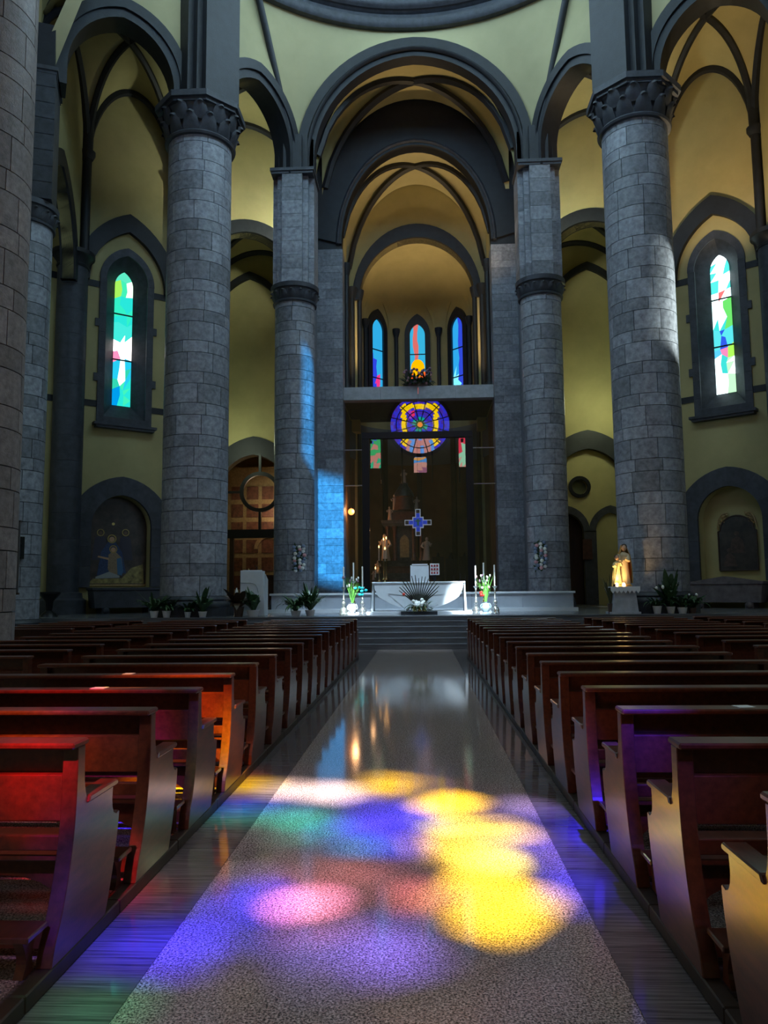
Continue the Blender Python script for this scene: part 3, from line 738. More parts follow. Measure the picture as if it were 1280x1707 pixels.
for xa, xb, za, zb in ((-2.2, 2.1, .05, H1-.1), (-3.14, -2.37, 0, H2), (2.23, 3.14, 0, H2), (-2.37, 2.23, H1+.14, H2)):
    MB().add([(xa, 0, za), (xb, 0, za), (xb, 0, zb), (xa, 0, zb)], [(0, 1, 2, 3)]).build('pane', GL, gsn, recalc=False)
for sx in (-1.62, -.72, .55, 1.7):                   # curved black ribs behind, under the balcony
    MB().tube([(sx, .35+.12*k*k/9, H1-.1-k*.25) for k in range(8)], .035).build('hanging_rib', BLACK, gsn)
# sanctuary interior below: curved dark wall
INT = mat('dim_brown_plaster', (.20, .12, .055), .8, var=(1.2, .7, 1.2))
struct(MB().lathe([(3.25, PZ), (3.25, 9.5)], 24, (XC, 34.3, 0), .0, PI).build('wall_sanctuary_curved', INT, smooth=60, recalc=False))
for sg in (-1, 1):
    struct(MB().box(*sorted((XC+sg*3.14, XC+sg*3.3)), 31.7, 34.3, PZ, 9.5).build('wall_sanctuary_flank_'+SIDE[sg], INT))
struct(MB().lathe([(3.2, 7.75), (3.2, 9.5)], 24, (XC, 34.3, 0), .12, PI-.12).build('wall_gallery_fascia', mat('grey_fascia', (.17, .17, .18), .7), smooth=60, recalc=False))
for k in range(5):
    a = PI*(.15+.7*k/4)
    MB().box(-.12, .12, -.12, .0, 0, 8.4).build('wall_pilaster', WOODD, None, loc=(XC+3.24*math.cos(a), 34.3+3.24*math.sin(a), PZ), rz=a-PI/2)
for o in list(COL.objects):
    if o.name.startswith('wall_pilaster'): struct(o)

# ------------------------------------------------------------------ rose window and rear lancets (daylight from behind the camera)
YELLOW, BLUE, GREEN, TEAL, WHT, PINK, RED, FLESH, VIOLET = (1, .66, .0), (.07, .06, .95), (.02, .5, .12), (.0, .55, .45), (1, 1, 1), (.95, .22, .55), (.95, .03, .03), (.75, .28, .22), (.30, .16, .95)
def rose_col(u_, w_):
    d = math.hypot(u_, w_)
    if d < .3: return (.9, .25, .03)
    if d < .55: return (.02, .30, .12)
    if d < .8 and (int((math.atan2(w_, u_)+PI)*3.2) % 2): return (.0, .42, .30)
    if 1.55 < w_ < 2.1 and abs(u_) < 1.75: return YELLOW
    if 1.25 < abs(u_) < 1.75 and -2.2 < w_ < 2.1: return YELLOW
    if .75 < w_ < 1.5 and -1.1 < u_ < -.35: return (.85, .03, .12) if u_ > -.85 else (.35, .05, .6)
    if w_ < -1.0 and abs(u_) < 1.25: return (.52, .22, .20) if (int(u_*3+9) % 3) else (.10, .30, .75)
    return (.03, .03, .62) if (int((u_+9)*3)+int((w_+9)*3)) % 3 else (.06, .02, .36)
TINT = {'Y': (.95, .64, .0), 'W': (.55, .48, .50), 'YW': (.95, .72, .08), 'L': (.22, .18, .5), 'T': (.0, .34, .27), 'B': (.02, .012, .9), 'V': (.10, .07, .62), 'P': (.62, .2, .42), 'F': (.34, .085, .10), 'G': (.0, .30, .12), 'R': (.6, .01, .015), 'O': (.6, .14, .0)}  # sun tints shaped to cast the floor patches, apart from the pane glow
BLOBS = [(0.03, 1.90, 0.19, 0.24, 'Y', 0.70), (0.52, 1.68, 0.27, 0.30, 'W', 1.60), (1.17, 1.98, 0.28, 0.40, 'Y', 0.50), (1.60, 1.30, 0.2, 0.36, 'Y', 1.1), (1.68, 0.50, 0.25, 0.27, 'YW', 1.5), (1.62, -0.25, 0.18, 0.22, 'YW', 1.5), (1.49, 0.1, 0.14, 0.38, 'Y', .9), (1.60, -0.96, 0.155, 0.30, 'Y', 1.5), (1.6, -.6, .14, .25, 'Y', .9),
         (2.05, 1.19, 0.17, 0.20, 'L', 0.80), (0.16, 0.90, 0.22, 0.33, 'T', 0.60), (0.57, 0.65, 0.23, 0.31, 'T', 0.60), (0.89, 0.09, 0.17, 0.20, 'T', 0.25), (1.07, 0.69, 0.33, 0.74, 'B', 0.70), (2.06, 0.26, 0.2, 0.80, 'V', 0.35), (0.60, -1.03, 0.15, 0.2, 'P', 1.10), (1.17, -0.86, 0.24, 0.22, 'F', 0.60), (0.75, -0.51, 0.41, 0.35, 'F', 0.22),
         (0.26, -1.00, 0.19, 0.39, 'B', 0.70), (0.09, -1.46, 0.24, 0.31, 'B', 0.60), (1.04, -1.51, 0.16, 0.21, 'V', 0.55), (0.60, -1.62, 0.16, 0.21, 'V', 0.30), (2.35, 0.41, 0.17, 0.5, 'B', 0.9), (2.14, -0.68, 0.15, 0.3, 'B', 1.0), (-0.21, -1.44, 0.20, 0.36, 'B', 0.55), (0.12, 1.31, 0.28, 0.29, 'B', 0.60), (-0.16, -2.1, 0.06, 0.14, 'G', 0.6),
         (-0.63, 1.78, 0.20, 0.21, 'Y', 1.00), (-0.73, 0.66, 0.26, 0.44, 'B', 0.50), (-1.05, 1.10, .5, .25, 'R', .6), (-.5, 2.25, .4, .25, 'O', .9), (-.62, -.85, .38, .28, 'R', .5), (-1.5, .2, .3, .3, 'R', .4), (-.9, .2, .3, .2, 'O', .4)]
def rose_tint(u_, w_):
    """how strongly and in which colour each pane lets the sun through"""
    c = [.0035, .002, .004]
    for bx, bz, ra, rb, k, s_ in BLOBS:
        g = s_*max(0, 1-.62*(((u_-bx)/ra)**2+((w_-bz)/rb)**2))**1.5
        for i in range(3): c[i] += g*TINT[k][i]
    return tuple(round(min(1, x), 3) for x in c)
rw = inst('window_6', None); rw.location = (ROSE[0], -10.02, ROSE[1])
tag(rw, 'round rose window of blue and yellow stained glass high in the rear wall', 'window', kind='structure')
rings_ = [0, .25, .5, .76, 1.02, 1.28, 1.54, 1.8, 2.06, 2.32, 2.58, 2.85]; secs = [1, 8, 14, 18, 22, 26, 30, 34, 40, 44, 48]
for i, n in enumerate(secs):
    for k in range(n):
        a0, a1 = 2*PI*k/n, 2*PI*(k+1)/n; ra, rb = rings_[i], rings_[i+1]
        mid = ((ra+rb)/2*math.cos((a0+a1)/2), (ra+rb)/2*math.sin((a0+a1)/2)) if n > 1 else (0, 0)
        arc = [a0+(a1-a0)*t/(24 if n == 1 else 2) for t in range(25 if n == 1 else 3)]
        poly = [(rb*math.cos(a), rb*math.sin(a)) for a in arc]
        if n == 1: poly = poly[:-1]
        else: poly += [(ra*math.cos(a), ra*math.sin(a)) for a in arc[::-1]]
        c = rose_col(*mid)
        MB().add([(x, 0, z) for x, z in poly], [tuple(range(len(poly)))]).build('pane', glow(c, ROSE_GLOW, 1.0, rose_tint(*mid)), rw, recalc=False)
for k in range(12):
    a = PI*2*(k+.5)/12
    MB().tube([(.3*math.cos(a), .06, .3*math.sin(a)), (2.85*math.cos(a), .06, 2.85*math.sin(a))], .05, 5).build('tracery_bar', BLACK, rw)
for rr in (.32, 1.34, 2.3):
    MB().tube([(rr*math.cos(2*PI*k/36), .06, rr*math.sin(2*PI*k/36)) for k in range(37)], .05, 5, cap=False).build('tracery_ring', BLACK, rw)
holed([(x*1.12, z*1.12) for x, z in circle(2.85, 48)], [circle(2.85, 48)], .02, .12).build('stone_surround', DARK2, rw, smooth=30)
for i, hole in enumerate(RL):
    t = inst('window_%d' % (7+i), None); t.location = (0, -10.02, 0)
    tag(t, ('rear lancet with a green and pink figure', 'rear lancet with a pale green and pink figure', 'small rear window with an ochre robed figure')[i], 'window', kind='structure')
    pal = ([(.05, .12, .7), (.05, .45, .15), (.6, .25, .2), (.04, .5, .25)], [(.05, .12, .8), (.8, .05, .1), (.35, .75, .5), (.75, .35, .3)], [(.7, .35, .1), (.08, .3, .7), (.6, .3, .25), (.3, .12, .2)])[i]
    panes(t, hole, 0, 3, 7, lambda u_, v_, R: pal[min(3, int((1-v_)*3+R.random()*1.2))], ROSE_GLOW*.8, seed=40+i)

# unseen glowing lancets added in the outer walls to brighten the side bays
for sg in (-1, 1):
    for i, y in enumerate((3.5, 10.5, 17.5)):
        t = inst('window_%d' % (10+i+(3 if sg > 0 else 0)), None); t.location = (sg*17.97, y, 0); t.rotation_euler = (0, 0, -sg*PI/2)
        tag(t, 'added glowing lancet pane in the %s outer wall, %s from the entrance' % (SIDE[sg], ('first', 'second', 'third')[i]), 'window', kind='structure')
        g0 = opening(.8, 7.5, 13.2, 14.4, 8)
        MB().add([(x, 0, z) for x, z in g0], [tuple(range(len(g0)))]).build('pane', glow(DAY, SIDE_LIGHT), t, recalc=False)
        ring(g0, opening(1.1, 7.5, 13.2, 14.8, 8), -.12, .02).build('surround', DARK2, t, smooth=30)

sk = inst('window_16', None); tag(sk, 'added sun slot in the ceiling over the right aisle', 'window', kind='structure')  # unseen, added; its graded tints shape the sun streak on the column
for xa, xb, tn in ((8.45, 8.72, .03), (8.72, 9.0, .10), (9.0, 9.24, .3), (9.24, 9.55, .8)):
    MB().add([(xa, 9.7, 24.7), (xb, 9.7, 24.7), (xb, 12.9, 24.7), (xa, 12.9, 24.7)], [(0, 1, 2, 3)]).build('pane', glow((.75, .95, 1), 2, 1.0, (tn*.34, tn*.4, tn*.4)), sk, recalc=False)
# ------------------------------------------------------------------ pews
ORD = ['nearest', 'second', 'third', 'fourth', 'fifth', 'sixth', 'seventh', 'eighth', 'ninth', 'tenth', 'eleventh', 'twelfth', 'thirteenth', 'fourteenth', 'fifteenth', 'sixteenth', 'seventeenth', 'eighteenth', 'nineteenth']
PL, PITCHY, ROW0 = 1.98, .93, 3.46
def smooth_poly(pts, n=4):
    """Catmull-Rom through an open list of points"""
    out = []
    for i in range(len(pts)-1):
        p0, p1, p2, p3 = pts[max(i-1, 0)], pts[i], pts[i+1], pts[min(i+2, len(pts)-1)]
        for k in range(n):
            t = k/n
            out.append(tuple(.5*((2*p1[j])+(-p0[j]+p2[j])*t+(2*p0[j]-5*p1[j]+4*p2[j]-p3[j])*t*t+(-p0[j]+3*p1[j]-3*p2[j]+p3[j])*t**3) for j in (0, 1)))
    return out+[pts[-1]]
rear = smooth_poly([(-.02, .92), (-.02, .76), (-.034, .58), (-.07, .41), (-.125, .26), (-.185, .15), (-.21, .07)])
front = smooth_poly([(.33, .07), (.385, .19), (.432, .32), (.464, .44), (.476, .515)])
notch = [(.462, .522), (.436, .514), (.408, .526)]+smooth_poly([(.39, .555), (.384, .60), (.392, .655)], 3)
back_in = smooth_poly([(.13, .655), (.085, .69), (.062, .76), (.058, .84), (.058, .92)], 3)
PROFILE = rear+front+notch+back_in
PM = {}
def pew_meshes():
    h = PL/2
    PM['end_panel'] = MB().side(PROFILE, -.035, .035).me('end_panel', WOOD, bevel=.004)
    PM['armrest'] = MB().side([(.085, .655), (.42, .655), (.43, .668), (.42, .685), (.105, .685)], -.046, .046).me('armrest', WOOD, bevel=.006)
    PM['book_shelf'] = MB().box(-h-.04, h+.04, -.075, .085, .92, .948).me('book_shelf', WOOD, bevel=.008)
    PM['slot_board'] = MB().box(-h+.03, h-.03, .045, .06, .79, .92).me('slot_board', WOOD)
    PM['back_panel'] = MB().box(-h+.024, h-.024, -.012, .016, .60, .80).me('back_panel', WOOD, bevel=.004)
    PM['slot_floor'] = MB().box(-h+.024, h-.024, .016, .05, .785, .80).me('slot_floor', WOOD)
    PM['lower_rail'] = MB().box(-h+.024, h-.024, .0, .028, .47, .535).me('lower_rail', WOOD, bevel=.004)
    PM['seat'] = MB().box(-h+.024, h-.024, .03, .435, .415, .443).me('seat', WOOD, bevel=.006)
    PM['seat_apron'] = MB().box(-h+.024, h-.024, .39, .41, .335, .415).me('seat_apron', WOOD)
    PM['kneeler'] = MB().box(-h+.0, h-.0, -.345, -.175, .225, .25).me('kneeler', WOOD, bevel=.005)
    PM['kneeler_leg'] = MB().side(smooth_poly([(-.30, .07), (-.275, .12), (-.285, .17), (-.315, .225)], 3)+[(-.20, .225)]+smooth_poly([(-.20, .2), (-.225, .15), (-.215, .07)], 3), -.02, .02).me('kneeler_leg', WOOD)
    PM['stretcher'] = MB().box(-h+.024, h-.024, .02, .06, .05, .12).me('stretcher', WOOD)
    PM['arched_apron'] = MB().plate([(-h+.03, .415), (-h+.03, .12)]+[(-h+.33-.3*math.cos(PI/2*k/6), .12+.21*math.sin(PI/2*k/6)) for k in range(1, 7)]+[(h-.33+.3*math.sin(PI/2*k/6), .12+.21*math.cos(PI/2*k/6)) for k in range(0, 6)]+[(h-.03, .12), (h-.03, .415)], .10, .12).me('arched_apron', WOOD)
    PM['bracket'] = MB().side([(.05, .415), (.05, .12), (.09, .12)]+smooth_poly([(.10, .22), (.14, .31), (.22, .36), (.36, .38)], 3)+[(.40, .415)], -.02, .02).me('bracket', WOOD)
    PM['runner'] = MB().box(-.035, .035, -.415, .51, 0, .07).me('runner', WOODD, bevel=.006)
pew_meshes()
def pew(x, y, label, group):
    t = thing('church_pew', label, 'pew', (x, y, 0), 0, group); h = PL/2
    for s_ in (-1, 1):
        ep = inst('end_panel', PM['end_panel'], t, (s_*h, 0, 0)); inst('armrest', PM['armrest'], ep); inst('runner', PM['runner'], t, (s_*h, 0, 0))
    kn = inst('kneeler', PM['kneeler'], t)
    for s_ in (-1, 1): inst('kneeler_leg', PM['kneeler_leg'], kn, (s_*(h-.06), 0, 0))
    for nm in ('book_shelf', 'slot_board', 'slot_floor', 'back_panel', 'lower_rail', 'seat', 'seat_apron', 'stretcher', 'bracket', 'arched_apron'):
        inst(nm, PM[nm], t)
    return t
for k in range(-1, 17):
    y = ROW0+PITCHY*k
    for sg in (-1, 1):
        sd = SIDE[sg]
        if k < 0 and sg < 0: continue
        pew(sg*((1.38 if sg < 0 else 1.31)+PL/2), y, 'dark red wooden pew directly %s of the centre aisle, %s row from the camera' % (sd, ORD[k+1]), 'pews along the centre aisle')
        if y > (7.8 if sg < 0 else 8.7):
            pew(sg*(4.02+PL/2), y, 'dark red wooden pew in the %s side block, row level with the %s aisle pew' % (sd, ORD[k+1]), 'pews of the side blocks')
        if 14.6 < y < 18.4:
            pew(sg*(6.55+PL/2), y, 'dark red wooden pew in the outermost %s block, level with the %s aisle pew' % (sd, ORD[k+1]), 'pews of the outer blocks')
lp0 = [o for o in COL.objects if o.get('label', '').startswith('dark red wooden pew directly left') and 'second row' in o['label']][0]
inst('runner', PM['runner'], lp0, (PL/2, -PITCHY, 0)); inst('runner', PM['runner'], lp0, (PL/2, -2*PITCHY, 0))
# sheets left lying on the pews
PAPER = mat('white_paper', (.8, .8, .82), .6)
for i, (x, y, w_, lb) in enumerate(((-2.05, ROW0+PITCHY*2, .10, 'small white card on the third left pew shelf'), (-2.2, ROW0+PITCHY*3, .08, 'small cream card on the fourth left pew shelf'), (1.95, ROW0+PITCHY, .09, 'small white card on the right pew shelf near the aisle'),
                                     (3.25, 13.72, .3, 'white sheet on a right pew shelf among the middle rows'), (3.7, 12.4, .22, 'white leaflet on the inner right block, middle rows'), (2.7, 17.45, .6, 'long white leaflet stack on a far right pew'))):
    yy = y if i < 3 else ROW0+PITCHY*round((y-ROW0)/PITCHY); xx = min(x, 3.2)
    tag(MB().box(-w_/2, w_/2, -.04, .05, .949, .953).build('paper_sheet', PAPER, None, loc=(xx, yy, 0), rz=.05*i), lb, 'paper')

# ------------------------------------------------------------------ altar and furniture of the presbytery
al = thing('altar', 'white marble altar with a curved hanging front panel', 'altar', (.11, 24.2, PZ))
MB().box(-2.3, 2.3, -.5, 1.6, 0, .09).build('predella', WHITE, al)
MB().box(-1.46, 1.46, -.02, .95, .96, 1.01).build('table_top', WHITE, al, bevel=.008)
cur = [(-1.40, .96), (-1.385, .80)]+smooth_poly([(-1.36, .74), (-1.27, .56), (-1.08, .42), (-.75, .27), (-.38, .16), (0, .10)], 4)
cur = cur+[(-x, z) for x, z in cur[-2::-1]]
MB().plate(cur, 0, .12).build('front_panel', WHITE, al, bevel=.006)
MB().plate(cur, .8, .92).build('rear_panel', WHITE, al)
for s_ in (-1, 1):
    MB().plate([(s_*1.46, .96), (s_*1.41, .96), (s_*1.43, .09), (s_*1.50, .09)], .05, .88).build('leg_slab', WHITE, al)
    MB().plate([(s_*.95, .665), (s_*.2, .575), (s_*.2, .56), (s_*.95, .645)], -.012, .004).plate([(s_*.95, .62), (s_*.45, .2), (s_*.43, .215), (s_*.93, .63)], -.008, .004).build('carved_line', WHITE, al)
MB().box(-.4, .4, .2, .75, .09, .96).build('core_block', PALE, al)

pp = thing('low_parapet', 'long low white marble parapet behind the altar', 'parapet', (XC, 26.65, PZ))
for k in range(6):
    MB().box(-5.2+k*10.4/6+.004, -5.2+(k+1)*10.4/6-.004, 0, .28, 0, .60).build('marble_panel', mat('grey_white_marble', (.40, .43, .48), .35, var=(2.5, .88, 1.08)), pp)
MB().box(-5.26, 5.26, -.05, .33, .60, .67).build('coping', WHITE, pp, bevel=.008)
MB().box(-5.3, 5.3, -.25, 0, 0, .12).build('foot_step', WHITE, pp)

am = thing('ambo', 'white marble ambo with slanted reading top left of the altar', 'lectern', (-5.02, 23.85, PZ))
MB().plate([(-.36, 0), (.40, 0), (.34, 1.38), (-.36, 1.40)], -.3, .0).build('front_slab', WHITE, am, bevel=.008)
MB().side([(0, 0), (.42, 0), (.42, 1.12), (.0, 1.3)], .26, .36).side([(0, 0), (.42, 0), (.42, 1.12), (.0, 1.3)], -.36, -.30).build('side_wing', WHITE, am)
MB().tube([(-.36, -.31, 1.02)]+[(x, -.31, z) for x, z in smooth_poly([(-.1, 1.02), (.08, .98), (.17, .86), (.2, .7)], 4)], .008, 5).build('carved_line', PALE, am)
MB().side([(-.25, 1.36), (.3, 1.2), (.3, 1.24), (-.25, 1.41)], -.3, .3).build('reading_top', WHITE, am)
MB().tube([(.1, -.1, 1.38), (.12, -.16, 1.5), (.05, -.2, 1.56)], .012).build('microphone', BLACK, am)
MB().tube([(-.1, -.1, 1.38), (-.14, -.16, 1.46)], .014).build('book_clip', BRASS, am)

cr = thing('credence_shelf', 'small pale side shelf with cloth beside the ambo', 'shelf', (-5.75, 24.0, PZ))
MB().box(-.35, .35, 0, .4, .55, .62).build('top', WHITE, cr)
for sx in (-.3, .26):
    MB().box(sx, sx+.04, .05, .35, 0, .55).build('leg', PALE, cr)
tag(MB().lathe([(.01, 0), (.05, 0), (.05, .16), (.025, .2), (.02, .25), (.01, .25)], 10).build('wax_bottle', WAX, None, smooth=40, loc=(-5.65, 24.2, PZ+.62)), 'small white bottle standing on the side shelf near the ambo', 'bottle')

def candlestick(x, y, hp, hc, label, dull=False):
    m_ = SILVER if not dull else mat('tarnished_metal', (.45, .47, .42), .4, metal=.7)
    t = thing('candlestick', label, 'candlestick', (x, y, PZ), 0, 'tall altar candlesticks')
    ft_ = MB().lathe([(.01, 0), (.13, 0), (.14, .03), (.12, .06), (.13, .12), (.10, .2), (.05, .24), (.07, .27), (.01, .28)], 12).build('foot', m_, t, smooth=50)
    for q in range(3):
        a = q*2*PI/3+.5; MB().ball((.12*math.cos(a), .12*math.sin(a), .03), .035, seg=6, rings=4).build('claw', m_, ft_, smooth=60)
    MB().lathe([(.01, .27), (.03, .27), (.06, .33), (.065, .38), (.03, .43), (.05, .47), (.025, .5), (.022, hp-.12), (.035, hp-.1), (.02, hp-.06), (.01, hp-.06)], 12).build('stem', m_ if hc > .6 else BRASS, t, smooth=50)
    MB().lathe([(.01, hp-.08), (.03, hp-.08), (.085, hp), (.075, hp), (.03, hp-.03), (.01, hp-.03)], 12).build('drip_pan', m_, t, smooth=50)
    MB().lathe([(.001, hp-.03), (.024, hp-.03), (.024, hp+hc), (.001, hp+hc+.01)], 10).build('candle', WAX, t, smooth=50)
candlestick(-2.2, 23.75, .86, .62, 'leftmost tarnished candlestick with white candle left of the altar', True)
candlestick(-1.62, 23.75, .86, .62, 'bright candlestick with white candle just left of the altar')
candlestick(-1.95, 24.35, 1.05, .58, 'candlestick behind the white vase left of the altar')
candlestick(1.86, 23.75, .85, .62, 'bright candlestick with white candle just right of the altar')
candlestick(2.44, 23.75, .85, .64, 'rightmost candlestick with slim candle right of the altar')
candlestick(2.16, 24.35, 1.03, .55, 'candlestick behind the painted vase right of the altar')

def blade(mb, base, ang, ln, wd, lift, droop, seg=5):
    """one arching leaf"""
    P = []; b = Vector(base); d = Vector((math.cos(ang), math.sin(ang), 0)); s_ = Vector((-d.y, d.x, 0))
    for i in range(seg+1):
        t = i/seg; c = b+d*(ln*math.sin(t*1.2)*(.9-.2*lift)*(.55 if lift > 1.2 else 1))+Vector((0, 0, ln*(lift*t-droop*t*t)))
        wv = wd*math.sin(PI*min(1, .08+t*.92))*.5
        P += [c-s_*wv, c+s_*wv]
    mb.add(P, [(2*i, 2*i+1, 2*i+3, 2*i+2) for i in range(seg)])

def potted(x, y, label, hp=.2, rp=.13, n=22, ln=.4, wd=.06, lift=(.8, 1.2), seed=1, pot=CERAM, leaf=LEAF, flowers=None, name='potted_plant', z=PZ):
    R = random.Random(seed); t = thing(name, label, 'plant', (x, y, z))
    MB().lathe([(.01, 0), (rp*.72, 0), (rp, hp*.92), (rp*1.05, hp*.92), (rp*1.05, hp), (rp*.9, hp), (rp*.85, hp*.85), (.01, hp*.85)], 14).build('pot', pot, t, smooth=40)
    mb = MB()
    for k in range(n):
        a = R.uniform(0, 2*PI); blade(mb, (R.uniform(-.03, .03), R.uniform(-.03, .03), hp*.85), a, ln*R.uniform(.8, 1.5), wd*R.uniform(1.1, 2.0), R.uniform(*lift), R.uniform(.5, .9))
    fo = mb.build('foliage', leaf, t, smooth=60, recalc=False)
    if flowers:
        for (c, num, fr, zz) in flowers:
            for k in range(num):
                a = R.uniform(0, 2*PI); q = R.uniform(.1, ln*.7)
                MB().ball((q*math.cos(a), q*math.sin(a), hp+zz*R.uniform(.75, 1.1)), fr, fr, fr*1.3, 7, 5).build('blossom', c, fo, smooth=60)
    return t
WFL = mat('white_petals', (.85, .85, .82), .5); PFL = mat('pink_petals', (.75, .38, .42), .5); BFL = mat('slate_blue_petals', (.22, .28, .42), .5)
TFL = mat('blue_lit_petals', (.02, .55, .58), .5); RFL = mat('red_petals', (.7, .05, .03), .5); VFL = mat('dusky_violet_petals', (.28, .16, .24), .5)  # turquoise of TFL stands for blue light falling on the blossoms
BRP = mat('brown_pot', (.10, .06, .045), .5)
potted(-7.78, 22.75, 'leafy plant in white pot, leftmost by the left great column', n=60, ln=.72, wd=.05, seed=1)
potted(-7.42, 22.8, 'low plant in white pot, second from left by the great column', n=44, ln=.5, seed=2)
potted(-6.78, 22.8, 'small plant in tiny white pot before the left great column', hp=.16, rp=.1, n=34, ln=.45, seed=3)
potted(-6.33, 22.8, 'wide leaved lily plant in white pot before the left great column', hp=.17, n=30, ln=.62, wd=.1, seed=4, lift=(1.0, 1.5))
potted(-5.3, 23.05, 'dark leaved plant in brown pot just left of the ambo', hp=.3, rp=.16, n=30, ln=.62, wd=.13, seed=5, pot=BRP, leaf=mat('bronze_leaf', (.06, .035, .02), .4))
potted(-4.85, 23.0, 'broad leaved plant in white bowl in front of the ambo', hp=.2, rp=.2, n=24, ln=.6, wd=.13, seed=6, lift=(1.1, 1.6))
potted(-3.6, 23.2, 'bushy fern in pale pot between ambo and candlesticks, nearer the ambo', hp=.16, rp=.16, n=110, ln=.72, wd=.045, seed=7)
potted(-3.18, 23.3, 'bushy fern in pale pot between ambo and candlesticks, nearer the altar', hp=.18, rp=.15, n=110, ln=.75, wd=.045, seed=8, lift=(1.0, 1.4))
potted(7.02, 22.5+.3, 'small fern in white pot right of the lit statue', hp=.22, rp=.13, n=70, ln=.55, wd=.035, seed=9)
potted(7.42, 22.85, 'tall lily plant with white spathes beside the right great column', hp=.2, rp=.13, n=44, ln=.8, wd=.1, seed=10, lift=(1.1, 1.7), flowers=[(WFL, 5, .045, .6)])
potted(7.72, 22.75, 'plant in round white pot at the foot of the right great column', hp=.18, rp=.14, n=40, ln=.5, seed=11)
potted(8.02, 22.8, 'rightmost leafy plant in dark pot by the right great column', hp=.16, rp=.12, n=60, ln=.6, seed=12, pot=BRP, flowers=[(WFL, 3, .03, .35)])

def tall_vase(x, y, label, painted, seed):
    R = random.Random(seed); t = thing('flower_vase', label, 'vase', (x, y, PZ))
    VM = CERAM if not painted else mat('blue_painted_ceramic', (.45, .62, .72), .25, var=(16, .6, 1.5))
    bo_ = MB().lathe([(.01, 0), (.11, 0), (.11, .03), (.08, .06), (.135, .16), (.14, .22), (.10, .31), (.085, .34), (.115, .37), (.1, .37), (.07, .34), (.01, .33)], 16).build('body', VM, t, smooth=50)
    for s_ in (-1, 1):
        MB().tube([(s_*(.09+.07*math.sin(PI*k/6)), 0, .12+.22*k/6) for k in range(7)], .014).build('handle', VM, bo_, smooth=50)
    st, lf = MB(), MB(); tips = []
    for k in range(34):
        a = R.uniform(0, 2*PI); sp = R.uniform(.05, .34); hh = R.uniform(.35, .85)
        p = (sp*math.cos(a), sp*math.sin(a)*.7, .36+hh); tips.append(p)
        st.tube([(0, 0, .3), (p[0]*.35, p[1]*.35, .3+hh*.5), p], [.012, .009, .004], 4)
        if k % 3 == 0: blade(lf, (0, 0, .34), a, .5*R.uniform(.6, 1), .03, 1.5, .4)
    st.build('stems', LEAF2, t, smooth=60, recalc=False); lf.build('leaves', LEAF, t, smooth=60, recalc=False)
    cols = [VFL, WFL, PFL] if painted else [VFL, WFL]
    for k in range(14):
        p = tips[k]; MB().ball((p[0], p[1], p[2]), .028, .028, .045, 6, 5).build('bud', cols[k % len(cols)], t, smooth=60)
    for k in range(7):
        c = TFL if not painted else RFL
        base = Vector((.26, -.05, .72)) if not painted else Vector((-.12, -.1, .6))
        q = base+Vector((R.uniform(-.16, .18), R.uniform(-.1, .1), R.uniform(-.1, .2)))*(1 if not painted else .35)
        MB().ball(q, .055 if not painted else .04, .05, .045, 7, 5).build('blossom', c, t, smooth=60)
tall_vase(-1.93, 23.7, 'white two handled vase with green stems and blossoms tinted by blue light left of the altar', False, 3)
tall_vase(2.15, 23.7, 'blue painted vase with tall stems and red blossoms right of the altar', True, 4)

fa = thing('altar_bouquet', 'fan shaped arrangement of dark twigs and white flowers before the altar', 'flowers', (.12, 23.55, PZ))
MB().box(-.55, .55, -.2, .22, 0, .1).build('stand', DARK, fa)
for sx in (-.13, .02, .16):
    MB().lathe([(.01, 0), (.06, 0), (.07, .05), (.05, .13), (.06, .16), (.01, .15)], 10, (sx, -.1, .1)).build('brass_pot', BRASS, fa, smooth=50)
R = random.Random(9); tw_, lf = MB(), MB()
for k in range(17):
    a = math.radians(-52+104*k/16); ln = R.uniform(.95, 1.2)*(1 if abs(a) < .9 else .85)
    p = Vector((math.sin(a)*ln*.85, R.uniform(-.12, .12), .28+math.cos(a)*ln*.82))
    tw_.tube([(0, 0, .22), (p.x*.5, p.y*.4, .24+(p.z-.24)*.52), p], [.03, .028, .014], 4)
for k in range(90):
    blade(lf, (R.uniform(-.2, .2), R.uniform(-.12, .1), .2), R.uniform(0, 2*PI), R.uniform(.3, .62), .06, R.uniform(.3, 1.0), .6)
tw_.build('twigs', mat('dark_twig', (.03, .035, .025), .6), fa, smooth=60, recalc=False); lf.build('foliage', LEAF, fa, smooth=60, recalc=False)
for k in range(20):
    a = R.uniform(0, 2*PI); q = math.sqrt(R.random())*.24
    MB().ball((q*math.cos(a), -.14+.06*math.sin(a)-R.uniform(0, .05), .36+q*.45*math.sin(a)), .06, .05, .05, 7, 5).build('white_flower', WFL, fa, smooth=60)
MB().ball((-.46, -.05, .62), .05, seg=7, rings=5).build('red_flower', RFL, fa, smooth=60)

bf = thing('balcony_flowers', 'dark bouquet of dusky flowers on the balcony above the glass screen', 'flowers', (XC, 31.4, 10.09))
lf = MB()
for k in range(170):
    blade(lf, (R.uniform(-.45, .45), R.uniform(-.1, .1), .1), R.uniform(0, 2*PI), R.uniform(.3, .75), .09, R.uniform(.3, 1.2), .5)
MB().box(-.42, .42, -.12, .14, 0, .2).build('planter', BRP, bf); lf.build('foliage', LEAF, bf, smooth=60, recalc=False)
for k in range(46):
    MB().ball((R.uniform(-.6, .6), R.uniform(-.28, -.05), R.uniform(.1, .72)), R.uniform(.045, .075), seg=6, rings=4).build('blossom', (VFL, PFL, BFL, VFL)[k % 4], bf, smooth=60)

